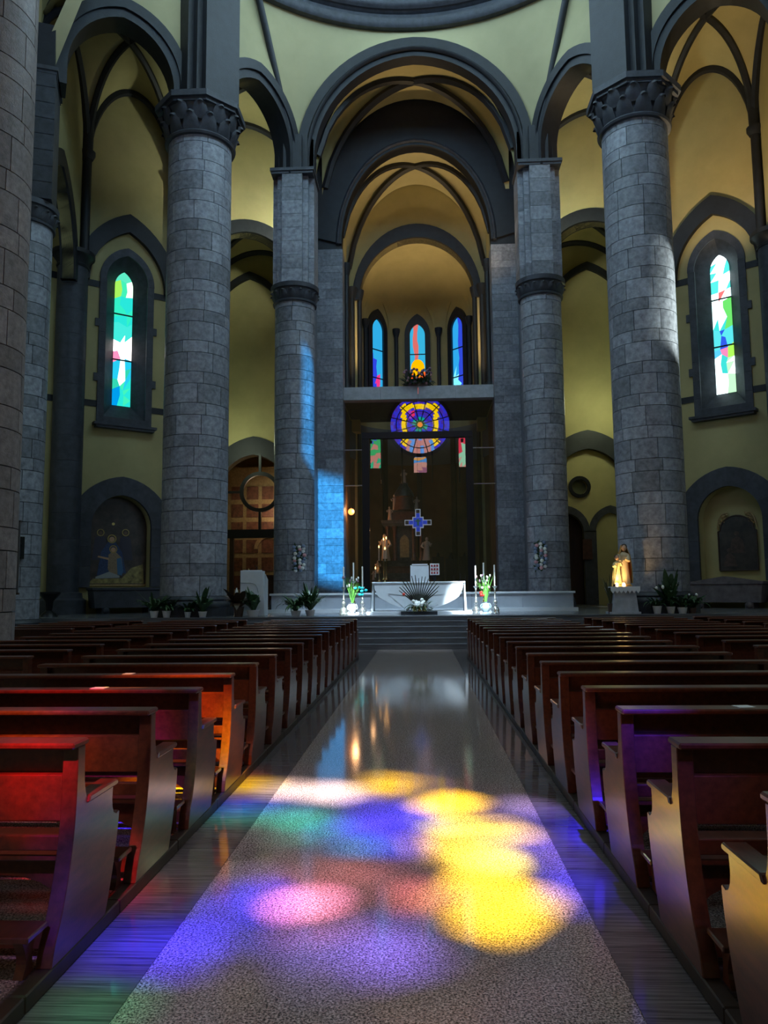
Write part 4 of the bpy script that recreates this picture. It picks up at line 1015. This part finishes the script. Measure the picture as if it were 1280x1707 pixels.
for sg in (-1, 1):
    x = XC+sg*CI[0]-sg*.0+(.32 if sg < 0 else -.42); t = thing('wall_bouquet', 'oblong bouquet of white and blue flowers hanging on the %s chancel column' % SIDE[sg], 'flowers', (x, 27.2, 2.78))
    lf = MB()
    for k in range(110):
        c = Vector((R.uniform(-.16, .16), R.uniform(-.1, 0), R.uniform(-.45, .45))); a = R.uniform(0, 2*PI); ln = R.uniform(.1, .18)
        d = Vector((math.cos(a), -.35, math.sin(a)))*ln; q = Vector((-math.sin(a), 0, math.cos(a)))*.035
        lf.add([c-d*.2, c+d*.4+q, c+d, c+d*.4-q], [(0, 1, 2, 3)])
    lf.build('foliage', LEAF, t, smooth=60, recalc=False)
    for k in range(24):
        zz = -.44+.9*k/23; MB().ball(((-.15, .02, .16)[k % 3]+R.uniform(-.04, .04), -.12+R.uniform(-.03, .03), zz+R.uniform(-.03, .03)), .07, .06, .066, 8, 6).build('blossom', (WFL, BFL, BFL, PFL, WFL)[(k*7+(sg > 0)) % 5], t, smooth=60)

# seats behind the altar
th = thing('presider_seat', 'tall white chair back standing behind the altar', 'chair', (.14, 28.4, PZ))
MB().box(-.34, .34, 0, .12, 0, 1.66).build('back_slab', WHITE, th, bevel=.008)
MB().box(-.34, .34, -.5, 0, .4, .48).build('seat', WHITE, th)
MB().box(-.28, .3, -.02, .1, 1.665, 1.71).build('white_cloth', PAPER, th)
pc = thing('patterned_cushion_seat', 'low chair with a red and white patterned back beside the white chair', 'chair', (.70, 28.5, PZ))
MB().box(-.17, .17, 0, .08, 1.30, 1.72).build('back', PAPER, pc)
for i in range(3):
    for j in range(3):
        MB().box(-.14+i*.1, -.07+i*.1, -.02, .01, 1.34+j*.13, 1.42+j*.13).build('red_patch', mat('dark_red_fabric', (.28, .03, .03), .7), pc)
MB().box(-.3, .3, -.5, .1, .5, .6).box(-.28, -.22, -.48, .08, 0, .5).box(.22, .28, -.48, .08, 0, .5).build('frame', BLACK, pc)
MB().box(-.05, .05, .02, .06, .5, 1.3).build('upright', BLACK, pc)
sb = thing('draped_stool', 'dark stool with a pale cushion right of the patterned chair', 'stool', (.75, 27.7, PZ))
MB().lathe([(.01, 0), (.26, 0), (.22, .9), (.01, .9)], 14).build('stool_body', BLACK, sb, smooth=40)
MB().lathe([(.01, .9), (.24, .9), (.27, .96), (.2, 1.03), (.01, 1.05)], 14).build('cushion', WHITE, sb, smooth=50)

# hanging enamel cross
cx_ = thing('hanging_cross', 'stepped cross of blue and white enamel hanging before the glass screen', 'cross', (.10, 31.36, 4.39))
def cross_poly(a, b, c): return [(-a, -b), (a, -b), (a, -c), (c, -c), (c, -a), (b, -a), (b, a), (c, a), (c, c), (a, c), (a, b), (-a, b), (-a, c), (-c, c), (-c, a), (-b, a), (-b, -a), (-c, -a), (-c, -c), (-a, -c)]
MB().plate(cross_poly(.11, .55, .23), 0, .06).build('white_frame', mat('glowing_white_enamel', (.55, .58, .62), .3, emit=((.8, .85, 1), .15)), cx_)  # faint glow put into the enamel, though it is no lamp
BE = mat('glowing_blue_enamel', (.03, .07, .5), .3, var=(14, .6, 1.5), emit=((.05, .1, .8), .25))  # blue plates also given a glow of their own, no lamp inside
MB().box(-.19, .19, -.03, .01, -.19, .19).build('centre_plate', BE, cx_)
for q in range(4):
    o = MB().box(-.075, .075, -.025, .01, .2, .37).build('blue_plate', BE, cx_); o.rotation_euler = (0, q*PI/2, 0)
    o = MB().box(-.075, .075, -.025, .01, .38, .52).build('end_plate', mat('dark_enamel', (.10, .08, .07), .3, var=(20, .5, 1.6)), cx_); o.rotation_euler = (0, q*PI/2, 0)
MB().plate([(-.03, -.13), (.03, -.13), (.04, .03), (.13, .06), (.13, .09), (.03, .09), (.03, .15), (-.03, .15), (-.03, .09), (-.13, .09), (-.13, .06), (-.04, .03)], -.05, -.02).build('figure_relief', mat('green_gold_enamel', (.2, .4, .22), .35), cx_)
MB().tube([(0, .03, .55), (0, .03, 5.17)], .006, 4).build('cable', BLACK, cx_)

# sanctuary lamp
lp = thing('hanging_lamp', 'glowing orange globe lamp hanging in the dark sanctuary', 'lamp', (-2.78, 32.9, 5.03))
MB().ball((0, 0, 0), .14, seg=14, rings=10).build('globe', mat('glowing_globe', (1, .6, .3), .4, emit=((1, .28, .06), 5)), lp, smooth=60)
MB().lathe([(.01, .13), (.07, .13), (.05, .18), (.01, .2)], 10).build('cap', BRASS, lp, smooth=40)
MB().tube([(0, 0, .2), (0, 0, 4.54)], .008, 4).build('chain', BLACK, lp)
pl = bpy.data.lights.new('lamp_light', 'POINT'); pl.energy = 50; pl.color = (1, .5, .2); pl.shadow_soft_size = .15
plo = bpy.data.objects.new('lamp_light', pl); COL.objects.link(plo); plo.location = (-2.66, 32.8, 5.05)

# ------------------------------------------------------------------ figures
def robed(mb, h, w_=.2, lean=0, folds=9, base=(0, 0, 0), arms=None, veil=True, face=None):
    """standing robed figure: continuous robe with folds, shoulders, neck, head"""
    prof = [(0, 1.0), (.06, 1.02), (.25, .86), (.45, .74), (.58, .68), (.68, .76), (.76, .88), (.805, .80), (.835, .36), (.855, .27)]
    n = 28; P = []
    for z, q in prof:
        for k in range(n):
            a = 2*PI*k/n; fd = 1+.09*math.sin(folds*a+z*3)*max(0, .75-z)
            P.append((base[0]+w_*q*fd*math.cos(a)+lean*z*h, base[1]+w_*.72*q*fd*math.sin(a), base[2]+z*h))
    F = [(i*n+k, i*n+(k+1) % n, (i+1)*n+(k+1) % n, (i+1)*n+k) for i in range(len(prof)-1) for k in range(n)]
    F += [tuple(range(n))[::-1]]
    mb.add(P, F)
    if arms:
        for pts in arms:
            mb.tube([(base[0]+x*h, base[1]+y*h, base[2]+z*h) for x, y, z in pts], [.055*h, .048*h, .03*h][:len(pts)] if len(pts) == 3 else .04*h, 8)
def head(mb, c, rr):
    mb.ball(c, rr*.8, rr*.92, rr*1.1, 12, 9)
    mb.ball((c[0], c[1]-rr*.92, c[2]-rr*.1), rr*.14, rr*.2, rr*.22, 6, 4)                     # nose
    for s_ in (-1, 1): mb.ball((c[0]+s_*rr*.78, c[1], c[2]-rr*.05), rr*.12, rr*.2, rr*.25, 6, 4)   # ears
SKIN = mat('painted_flesh', (.62, .36, .22), .5); ROBE = mat('ivory_robe', (.72, .58, .36), .55); MANT = mat('ochre_mantle', (.50, .26, .07), .55); HAIR = mat('dark_painted_hair', (.05, .03, .02), .6)
ped = thing('pedestal', 'grey stone pedestal carrying the lit statue group', 'pedestal', (6.08, 22.95, PZ))
MB().plate([(-.36, 0), (.38, 0), (.30, .76), (-.30, .76)], -.3, .3).build('shaft', PALE, ped, bevel=.01)
MB().box(-.42, .42, -.36, .36, 0, .06).build('plinth', PALE, ped)
lc = thing('lace_cloth', 'white lace edged cloth covering the statue pedestal', 'cloth', (6.08, 22.95, PZ+.76))
MB().box(-.42, .42, -.36, .36, .0, .03).build('top', PAPER, lc)
edge = [(-.42, .015)]+[(-.42+.84*k/14, -.08 if k % 2 == 0 else -.17) for k in range(15)]+[(.42, .015)]
MB().plate(edge, -.368, -.358).build('lace_edge', PAPER, lc); MB().plate(edge, .358, .368).build('lace_edge', PAPER, lc)
sz = PZ+.79
stt = thing('statue_group', 'painted statue of a mantled woman with a child, brightly lit', 'statue', (6.1, 22.95, sz))
MB().lathe([(.01, 0), (.27, 0), (.27, .04), (.22, .07), (.01, .07)], 16).build('base', MANT, stt, smooth=40)
mb = MB(); robed(mb, 1.12, .19, .02, base=(.05, .05, .06), arms=[[(.12, -.02, .77), (.10, -.14, .62), (.0, -.17, .66)], [(-.12, -.02, .77), (-.14, -.12, .6), (-.06, -.17, .62)]])
mb.build('woman_robe', ROBE, stt, smooth=60)
mb = MB(); head(mb, (.08, 0, 1.13), .085); mb.build('woman_head', SKIN, stt, smooth=60)
mb = MB()
def mantle(u_, v_):
    a = -.25*PI+1.5*PI*u_; zz = .10+1.12*v_; q = .24*(1-.55*v_**3) if v_ < .82 else .24*.6*(1-(v_-.82)*2.4)
    return (.08+q*math.cos(a)*1.0, .07+q*.85*math.sin(a), zz)
mb.grid(mantle, 18, 12); mb.build('woman_mantle', MANT, stt, smooth=60, recalc=False)
mb = MB(); robed(mb, .80, .13, 0, folds=7, base=(-.16, -.08, .06), arms=[[(.1, -.02, .76), (.12, -.16, .7), (.05, -.24, .8)], [(-.1, -.02, .76), (-.16, -.14, .66), (-.1, -.24, .7)]])
mb.build('child_robe', mat('pale_yellow_robe', (.80, .68, .34), .55), stt, smooth=60)
mb = MB(); head(mb, (-.16, -.09, .84), .075); mb.build('child_head', SKIN, stt, smooth=60)
MB().ball((-.16, -.06, .87), .075, .075, .07, 10, 7).build('child_hair', HAIR, stt, smooth=60)
MB().ball((.09, .04, 1.17), .088, .08, .09, 10, 7).build('woman_veil', HAIR, stt, smooth=60)
for k, sx in enumerate((-.2, .0)):
    bu = tag(MB().lathe([(.01, 0), (.04, 0), (.045, .06), (.03, .1), (.01, .11)], 10).build('votive_light', mat('votive_glow', (1, .8, .5), .4, emit=((1, .62, .25), 18)), None, smooth=50, loc=(6.06+sx, 22.68, PZ+.79)), 'small glowing votive light at the %s foot of the statue' % ('left', 'right')[k], 'light')
sp = bpy.data.lights.new('statue_spot', 'SPOT'); sp.energy = 42; sp.color = (1, .60, .22); sp.spot_size = math.radians(95); sp.spot_blend = .5; sp.shadow_soft_size = .05
spo = bpy.data.objects.new('statue_spot', sp); COL.objects.link(spo); spo.location = (5.80, 22.52, PZ+.92)
spo.rotation_euler = (Vector((6.08, 22.9, 2.35))-Vector(spo.location)).to_track_quat('-Z', 'Y').to_euler()
fx = thing('statue_uplight', 'small black uplight at the edge of the lace cloth below the statue', 'lamp', (5.78, 22.63, PZ+.79))
MB().lathe([(.01, 0), (.035, 0), (.045, .07), (.01, .07)], 10).build('housing', BLACK, fx, smooth=40); MB().box(-.04, .04, -.03, .03, 0, .01).build('foot', BLACK, fx)
potted(5.72, 22.9, 'tall dry grass arrangement in dark vase left of the statue pedestal', hp=.3, rp=.1, n=34, ln=.85, wd=.018, lift=(1.3, 1.7), seed=14, pot=BRP, leaf=mat('olive_grass', (.09, .10, .04), .6), name='grass_vase')
tag(MB().box(-.22, .22, 0, .05, 0, .95).build('framed_picture', mat('dark_reddish_panel', (.06, .02, .015), .5, var=(6, .6, 1.5)), None, loc=(XC+7.85, 36.52, 3.0)), 'small dark framed picture on the yellow wall behind the statue', 'picture')

# old high altar behind the glass
RB = mat('red_brown_marble', (.13, .055, .04), .35, var=(7, .6, 1.5)); DM_ = mat('dark_veined_marble', (.07, .06, .058), .3, var=(6, .5, 1.7)); FIG = mat('warm_white_statuary', (.62, .45, .33), .5)
oa = thing('old_high_altar', 'baroque marble tabernacle altar with statues behind the glass', 'altar', (-.52, 34.0, PZ))
MB().box(-1.4, 1.4, -.5, .6, 0, 1.1).build('mensa', DM_, oa, bevel=.02); MB().box(-1.5, 1.5, -.6, .6, 1.1, 1.2).build('mensa_top', RB, oa)
for i, (xw, za, zb) in enumerate(((1.25, 1.2, 1.5), (1.1, 1.5, 1.8), (.95, 1.8, 2.05))):
    MB().box(-xw, xw, -.35+i*.1, .6, za, zb-.04).box(-xw-.04, xw+.04, -.39+i*.1, .6, zb-.04, zb).build('gradine', (DM_, RB, DM_)[i], oa)
for sx in (-.75, -.42, .42, .75):
    MB().lathe([(.01, 2.05), (.12, 2.05), (.12, 2.15), (.085, 2.2), (.075, 3.4), (.11, 3.5), (.12, 3.58), (.01, 3.58)], 12, (sx, -.1, 0)).build('colonnette', RB, oa, smooth=45)
MB().box(-.38, .38, -.02, .4, 2.05, 3.58).build('tabernacle_body', DM_, oa)
MB().plate(opening(.2, 2.2, 2.9, 3.2, 6), -.05, .0).build('tabernacle_door', GOLD, oa)
MB().box(-.92, .92, -.25, .5, 3.58, 3.7).box(-1.0, 1.0, -.32, .5, 3.7, 3.84).build('entablature', DM_, oa)
MB().box(-.62, .62, -.15, .4, 3.84, 4.2).build('attic', RB, oa); MB().box(-.7, .7, -.2, .4, 4.2, 4.28).build('attic_cornice', DM_, oa)
MB().lathe([(.5, 4.28), (.46, 4.5), (.4, 4.85), (.44, 4.9), (.01, 4.92)], 12).build('drum', RB, oa, smooth=30)
MB().lathe([(.46, 4.9), (.42, 5.05), (.26, 5.3), (.16, 5.45), (.2, 5.5), (.01, 5.55)], 14).build('cupola', DM_, oa, smooth=50)
def putto(nm, x, y, z, h, par, flip=1):
    mb = MB(); robed(mb, h, h*.17, .04*flip, folds=5, base=(x, y, z), arms=[[(.13*flip, 0, .76), (.2*flip, -.1, .62), (.24*flip, -.2, .72)], [(-.12*flip, 0, .75), (-.2*flip, -.12, .6), (-.1*flip, -.2, .52)]]); head(mb, (x+.04*flip*h, y, z+h*.93), h*.085)
    mb.build(nm, FIG, par, smooth=60)
for nm, x, y, z, h, fl_ in (('angel_figure', -.82, -.35, 2.05, 1.15, -1), ('angel_figure', .95, -.3, 2.05, 1.0, 1), ('putto_figure', -.62, -.2, 3.84, .6, -1), ('putto_figure', -.4, -.1, 4.28, .7, -1), ('putto_figure', .55, -.1, 4.28, .6, 1), ('risen_figure', 0, 0, 5.5, .62, 1), ('putto_figure', -1.15, -.45, 1.5, .55, -1), ('putto_figure', -1.35, -.45, 1.2, .4, -1)):
    putto(nm, x, y, z, h, oa, fl_)
for i, (x, z, h) in enumerate(((-1.62, 2.92, .55), (-1.42, 3.0, .8), (-1.30, 3.0, .85), (-1.36, 2.9, .5), (-1.78, 2.2, .35))):
    t = thing('lit_candle', 'lit candle burning on the old altar, %s' % ('second from left', 'tallest pair, left one', 'tallest pair, right one', 'short one between the tall pair', 'lowest at far left')[i], 'candle', (x, 33.35, z))
    MB().lathe([(.001, 0), (.03, 0), (.025, h), (.001, h)], 8).build('wax', WAX, t, smooth=50)
    MB().lathe([(.001, h), (.02, h+.03), (.024, h+.06), (.001, h+.13)], 8).build('flame', FLAME, t, smooth=50)
    MB().lathe([(.001, -.9), (.09, -.9), (.03, -.8), (.02, -.1), (.05, 0), (.001, 0)], 8).build('holder', BRASS, t, smooth=50)
cl = bpy.data.lights.new('candle_light', 'POINT'); cl.energy = 8; cl.color = (1, .52, .22); cl.shadow_soft_size = .12
clo = bpy.data.objects.new('candle_light', cl); COL.objects.link(clo); clo.location = (-1.9, 32.5, 4.2)
ch = thing('choir_stalls', 'dark carved choir stalls along the back of the dim sanctuary', 'stalls', (XC+.9, 35.9, PZ))
for k in range(5):
    MB().box(-1.6+k*.62, -1.05+k*.62, 0, .4, 0, 2.3-.1*(k % 2)).build('stall_back', WOODD, ch); MB().lathe([(.01, 2.2), (.12, 2.2), (.05, 2.45), (.01, 2.5)], 8, (-1.32+k*.62, .1, 0)).build('finial', WOODD, ch, smooth=40)

# ------------------------------------------------------------------ side niches: mosaic, painting, sarcophagi
def at_wall(sg, s_, dy, z): return Matrix.Translation((XC+sg*11.5, 28.97, 0)) @ Matrix.Rotation(-sg*WANG, 4, 'Z') @ Vector((s_, dy, z))
mo = thing('mosaic', 'dark arched mosaic of two haloed mourning figures in the left niche', 'mosaic', at_wall(-1, 0, .42, 0), WANG)
MB().plate(opening(1.12, 1.9, 4.15, 5.34, 10), 0, .06).build('ground', mat('dark_mosaic', (.05, .035, .03), .4, var=(3, .4, 2.0)), mo)
def disc(mb, x, z, rr, y=-.02, sx=1): return mb.plate([(x+rr*sx*math.cos(2*PI*k/18), z+rr*math.sin(2*PI*k/18)) for k in range(18)], y, .01)
G = mat('gold_tesserae', (.45, .32, .10), .35, metal=.4)
holed(circle(.17, 20, (-.22, 3.72)), [circle(.13, 20, (-.22, 3.72))], -.03, .01).build('halo', G, mo); holed(circle(.15, 20, (-.16, 3.32)), [circle(.115, 20, (-.16, 3.32))], -.03, .01).build('halo', G, mo)
disc(MB(), -.22, 3.70, .10, -.028).build('face', SKIN, mo); disc(MB(), -.16, 3.30, .09, -.03).build('face', SKIN, mo)
BLUEM = mat('blue_tesserae', (.03, .06, .16), .4, var=(20, .6, 1.4))
MB().plate([(-.75, 2.3), (-.62, 3.2), (-.36, 3.6), (-.08, 3.6), (.18, 3.2), (.35, 2.4)], -.015, .01).build('blue_mantle', BLUEM, mo)
MB().plate([(-.35, 2.55), (-.34, 3.1), (-.2, 3.22), (-.05, 3.2), (.16, 3.0), (.22, 2.6), (.05, 2.35), (-.2, 2.3)], -.022, .01).build('pale_body', mat('ochre_tesserae', (.33, .23, .14), .45, var=(20, .7, 1.3)), mo)
MB().plate([(-.75, 3.0), (-.72, 3.06), (-.33, 2.98), (-.33, 2.9)], -.026, .01).build('arm', SKIN, mo)
MB().plate([(.02, 2.35), (-.02, 2.95), (.14, 3.0), (.24, 2.5), (.18, 2.3)], -.03, .01).build('blue_cloth', mat('bright_blue_tesserae', (.05, .16, .32), .4), mo)
MB().plate([(-.8, 2.25), (-.3, 2.45), (.1, 2.3), (.1, 2.22), (-.8, 2.18)], -.028, .01).build('white_shroud', mat('grey_white_tesserae', (.35, .36, .36), .45), mo)
MB().plate([(-1.05, 2.0), (-.9, 2.18), (.2, 2.2), (.55, 2.6), (1.0, 2.75), (1.05, 2.0)], -.01, .01).build('ground_strip', mat('yellow_ground_tesserae', (.30, .24, .09), .45, var=(6, .4, 1.6)), mo)
for (hx, hz) in ((-.65, 3.95), (.3, 3.98)):
    holed(circle(.14, 18, (hx, hz)), [circle(.11, 18, (hx, hz))], -.025, .01).build('halo', G, mo); disc(MB(), hx, hz-.02, .07, -.02).build('face', mat('dim_flesh', (.16, .09, .06), .5), mo)
    MB().plate([(hx-.3, 2.9), (hx-.2, 3.75), (hx, 3.86), (hx+.2, 3.75), (hx+.3, 2.9)], -.008, .01).build('angel_robe', mat('dim_violet_tesserae', (.05, .045, .07), .5), mo)
disc(MB(), -.18, 4.3, .055, -.02).build('gold_star', mat('bright_gold_tesserae', (.8, .62, .2), .3, metal=.3), mo)
MB().box(-1.12, 1.12, -.03, 0, 1.9, 1.97).build('gilded_rail', GOLD, mo)
pt = thing('painting', 'dark arched oil painting with carved gilt corners in the right niche', 'painting', at_wall(1, .1, .40, 0), -WANG)
body = [(-.68, 2.25), (.68, 2.25), (.68, 3.72)]+[(.6*math.cos(PI*k/14)*1.0, 3.75+.55*math.sin(PI*k/14)) for k in range(15)]+[(-.68, 3.72)]
MB().plate(body, 0, .08).build('canvas', mat('dark_oil_paint', (.022, .016, .013), .35, var=(2.2, .3, 3.0)), pt)
MB().tube([(x, -.01, z) for x, z in body+[body[0]]], .03, 5).build('frame', WOODD, pt)
DF = mat('dim_painted_figure', (.07, .04, .03), .5, var=(8, .5, 1.5))
disc(MB(), -.02, 3.62, .09, -.006).build('painted_head', DF, pt); MB().plate([(-.3, 2.9), (-.2, 3.4), (0, 3.55), (.2, 3.35), (.25, 2.9)], -.004, .01).build('painted_robe', DF, pt)
disc(MB(), -.3, 3.0, .09, -.01).build('painted_head', DF, pt); MB().plate([(-.55, 2.4), (-.45, 2.8), (-.3, 2.95), (-.1, 2.7), (-.05, 2.4)], -.008, .01).build('painted_robe', DF, pt)
for s_ in (-1, 1):
    mb = MB()
    for k in range(9):
        mb.ball((s_*(.36+.07*(k % 3)+.05*(k//3)), .02, 4.34-.13*(k//3)-.04*(k % 3)), .06, .04, .05, 6, 4)
    mb.tube([(s_*.3, .02, 4.4), (s_*.5, .02, 4.38), (s_*.62, .02, 4.2), (s_*.68, .02, 3.95), (s_*.7, .02, 3.8)], .03, 5).build('gilt_scrollwork', GOLD, pt, smooth=50)
for sg in (-1, 1):
    SM = DARK2 if sg < 0 else mat('reddish_grey_stone', (.15, .125, .13), .5, var=(4, .7, 1.3))
    t = thing('sarcophagus', 'heavy %s stone sarcophagus on lion feet below the %s niche' % ('dark grey', 'left') if sg < 0 else 'reddish grey stone sarcophagus on carved feet below the right painting', 'sarcophagus', at_wall(sg, sg*-.05, -.75, PZ), -sg*WANG)
    MB().plate([(-1.25, .2), (1.25, .2), (1.32, .85), (-1.32, .85)], -.4, .4).build('chest', SM, t, bevel=.015)
    MB().box(-1.36, 1.36, -.44, .44, .85, .95).build('lid', SM, t, bevel=.01)
    if sg > 0: MB().plate([(-1.2, .95), (0, 1.14), (1.2, .95)], -.3, .3).build('lid_gable', SM, t)
    for sx in (-.85, .85):
        MB().box(sx-.14, sx+.14, -.36, .36, 0, .2).ball((sx, -.38, .12), .13, .12, .12, 8, 6).build('lion_foot', SM, t, smooth=30)

# left edge: banner stand, reliefs, console
bn = thing('banner_stand', 'tall narrow grey banner on a dark pole at the far left', 'banner', (-9.5, 17.6, 0))
MB().tube([(0, 0, 0), (0, 0, 3.3)], .025).build('pole', BLACK, bn); MB().box(-.2, .28, -.02, .02, 1.65, 3.3).build('cloth', mat('grey_mauve_cloth', (.09, .08, .085), .8), bn); MB().box(-.25, .3, -.04, .04, 1.6, 1.65).box(-.25, .3, -.04, .04, 3.3, 3.34).build('batten', WOODD, bn); MB().box(-.2, .2, -.2, .2, 0, .05).build('foot', BLACK, bn)
rp_ = thing('relief_plaque', 'small dark bronze relief plaque fixed on the outer left column', 'plaque', (-11.08, 21.0, 2.6)); rp_.rotation_euler = (0, 0, .55)
MB().box(-.16, .16, -.05, .12, 0, .62).build('plate', BLACK, rp_)
mb = MB(); robed(mb, .5, .09, 0, base=(0, -.07, .05)); mb.build('relief_figure', BLACK, rp_, smooth=60)
cs = thing('wooden_console', 'dark turned wooden console between the left wall columns', 'console', (-11.9, 24.6, PZ))
MB().lathe([(.01, 0), (.28, 0), (.24, .08), (.1, .2), (.13, .5), (.3, .7), (.34, .74), (.34, .8), (.01, .8)], 16).build('body', BLACK, cs, smooth=40)
su = thing('wall_statuette', 'small pale statuette on a bracket of the nearest left column', 'statue', (-6.75, 11.6, 2.55)); 
MB().box(-.14, .14, -.14, .3, -.12, 0).build('bracket', BLACK, su)
mb = MB(); robed(mb, .55, .1, 0, base=(0, 0, 0)); head(mb, (0, 0, .52), .045); mb.build('figure', PALE, su, smooth=60)

# ------------------------------------------------------------------ lamps of the church, and unseen fill lights
def lamp(kind, name, loc, aim, energy, col, size=.1, spot=None, blend=.6):
    l = bpy.data.lights.new(name, kind); l.energy = energy; l.color = col
    if kind == 'SPOT': l.spot_size = math.radians(spot); l.spot_blend = blend
    l.shadow_soft_size = size
    o = bpy.data.objects.new(name, l); COL.objects.link(o); o.location = loc
    if aim: o.rotation_euler = (Vector(aim)-Vector(loc)).to_track_quat('-Z', 'Y').to_euler()
    return o
COOL = (.78, .92, 1)
lamp('SPOT', 'altar_spot_right', (3.2, 10.15, 12.0), (1.70, 24.1, 1.25), 52000, COOL, .08, 5.6, .5)
lamp('SPOT', 'altar_spot_left', (-3.2, 10.15, 12.0), (-1.85, 23.8, 1.05), 52000, COOL, .08, 3.6, .5)
lamp('SPOT', 'altar_spot_soft', (0.2, 20.4, 14.5), (0.0, 25, 1.0), 9000, (.58, .80, 1), .3, 40, .8)
for sg in (-1, 1):
    lamp('SPOT', 'sanctuary_uplight', (XC+sg*2.5, 33.6, 10.2), (XC+sg*1.4, 34.0, 22), 950, (1, .72, .38), .25, 84, .8)
lamp('SPOT', 'chancel_uplight', (XC+2.6, 29.3, 13.2), (XC+1.6, 29.8, 22), 300, (1, .66, .3), .2, 120, .8)
lamp('POINT', 'chapel_lamp', (lx+.4, 39.0, 5.8), None, 50, (1, .72, .5), .25)
lamp('SPOT', 'ambulatory_uplight', (XC+9.6, 25.4, 12.5), (XC+10.4, 27.2, 22), 900, (1, .74, .42), .25, 120, .8)
lamp('POINT', 'chapel_fill_left', (XC-8.6, 34.2, 8.5), None, 100, (.85, 1, .7), .4)  # added fill in place of unseen chapel window light, no lamp here
lamp('POINT', 'chapel_fill_right', (XC+8.6, 34.2, 10.0), None, 120, (.9, 1, .6), .4)  # same added fill for the right chapel walls
for sg in (-1, 1):                              # pendant fixtures of the altar spots
    t = thing('spot_fixture', 'black pendant spotlight hanging over the pews on the %s' % SIDE[sg], 'lamp', (sg*3.2, 9.95, 12.05))
    MB().lathe([(.02, -.1), (.09, -.1), (.1, .1), (.02, .12)], 10).build('housing', BLACK, t, smooth=40); MB().tube([(0, 0, .1), (0, 0, 12.46)], .015).build('rod', BLACK, t)
    lamp('SPOT', 'ambulatory_fill', (XC+sg*4.95, 29.3, 16.4), (XC+sg*7.0, 31.4, 18.6), 520 if sg < 0 else 300, (.9, 1, .8), .2, 125, .7)  # unseen fill added to brighten the inner bay walls
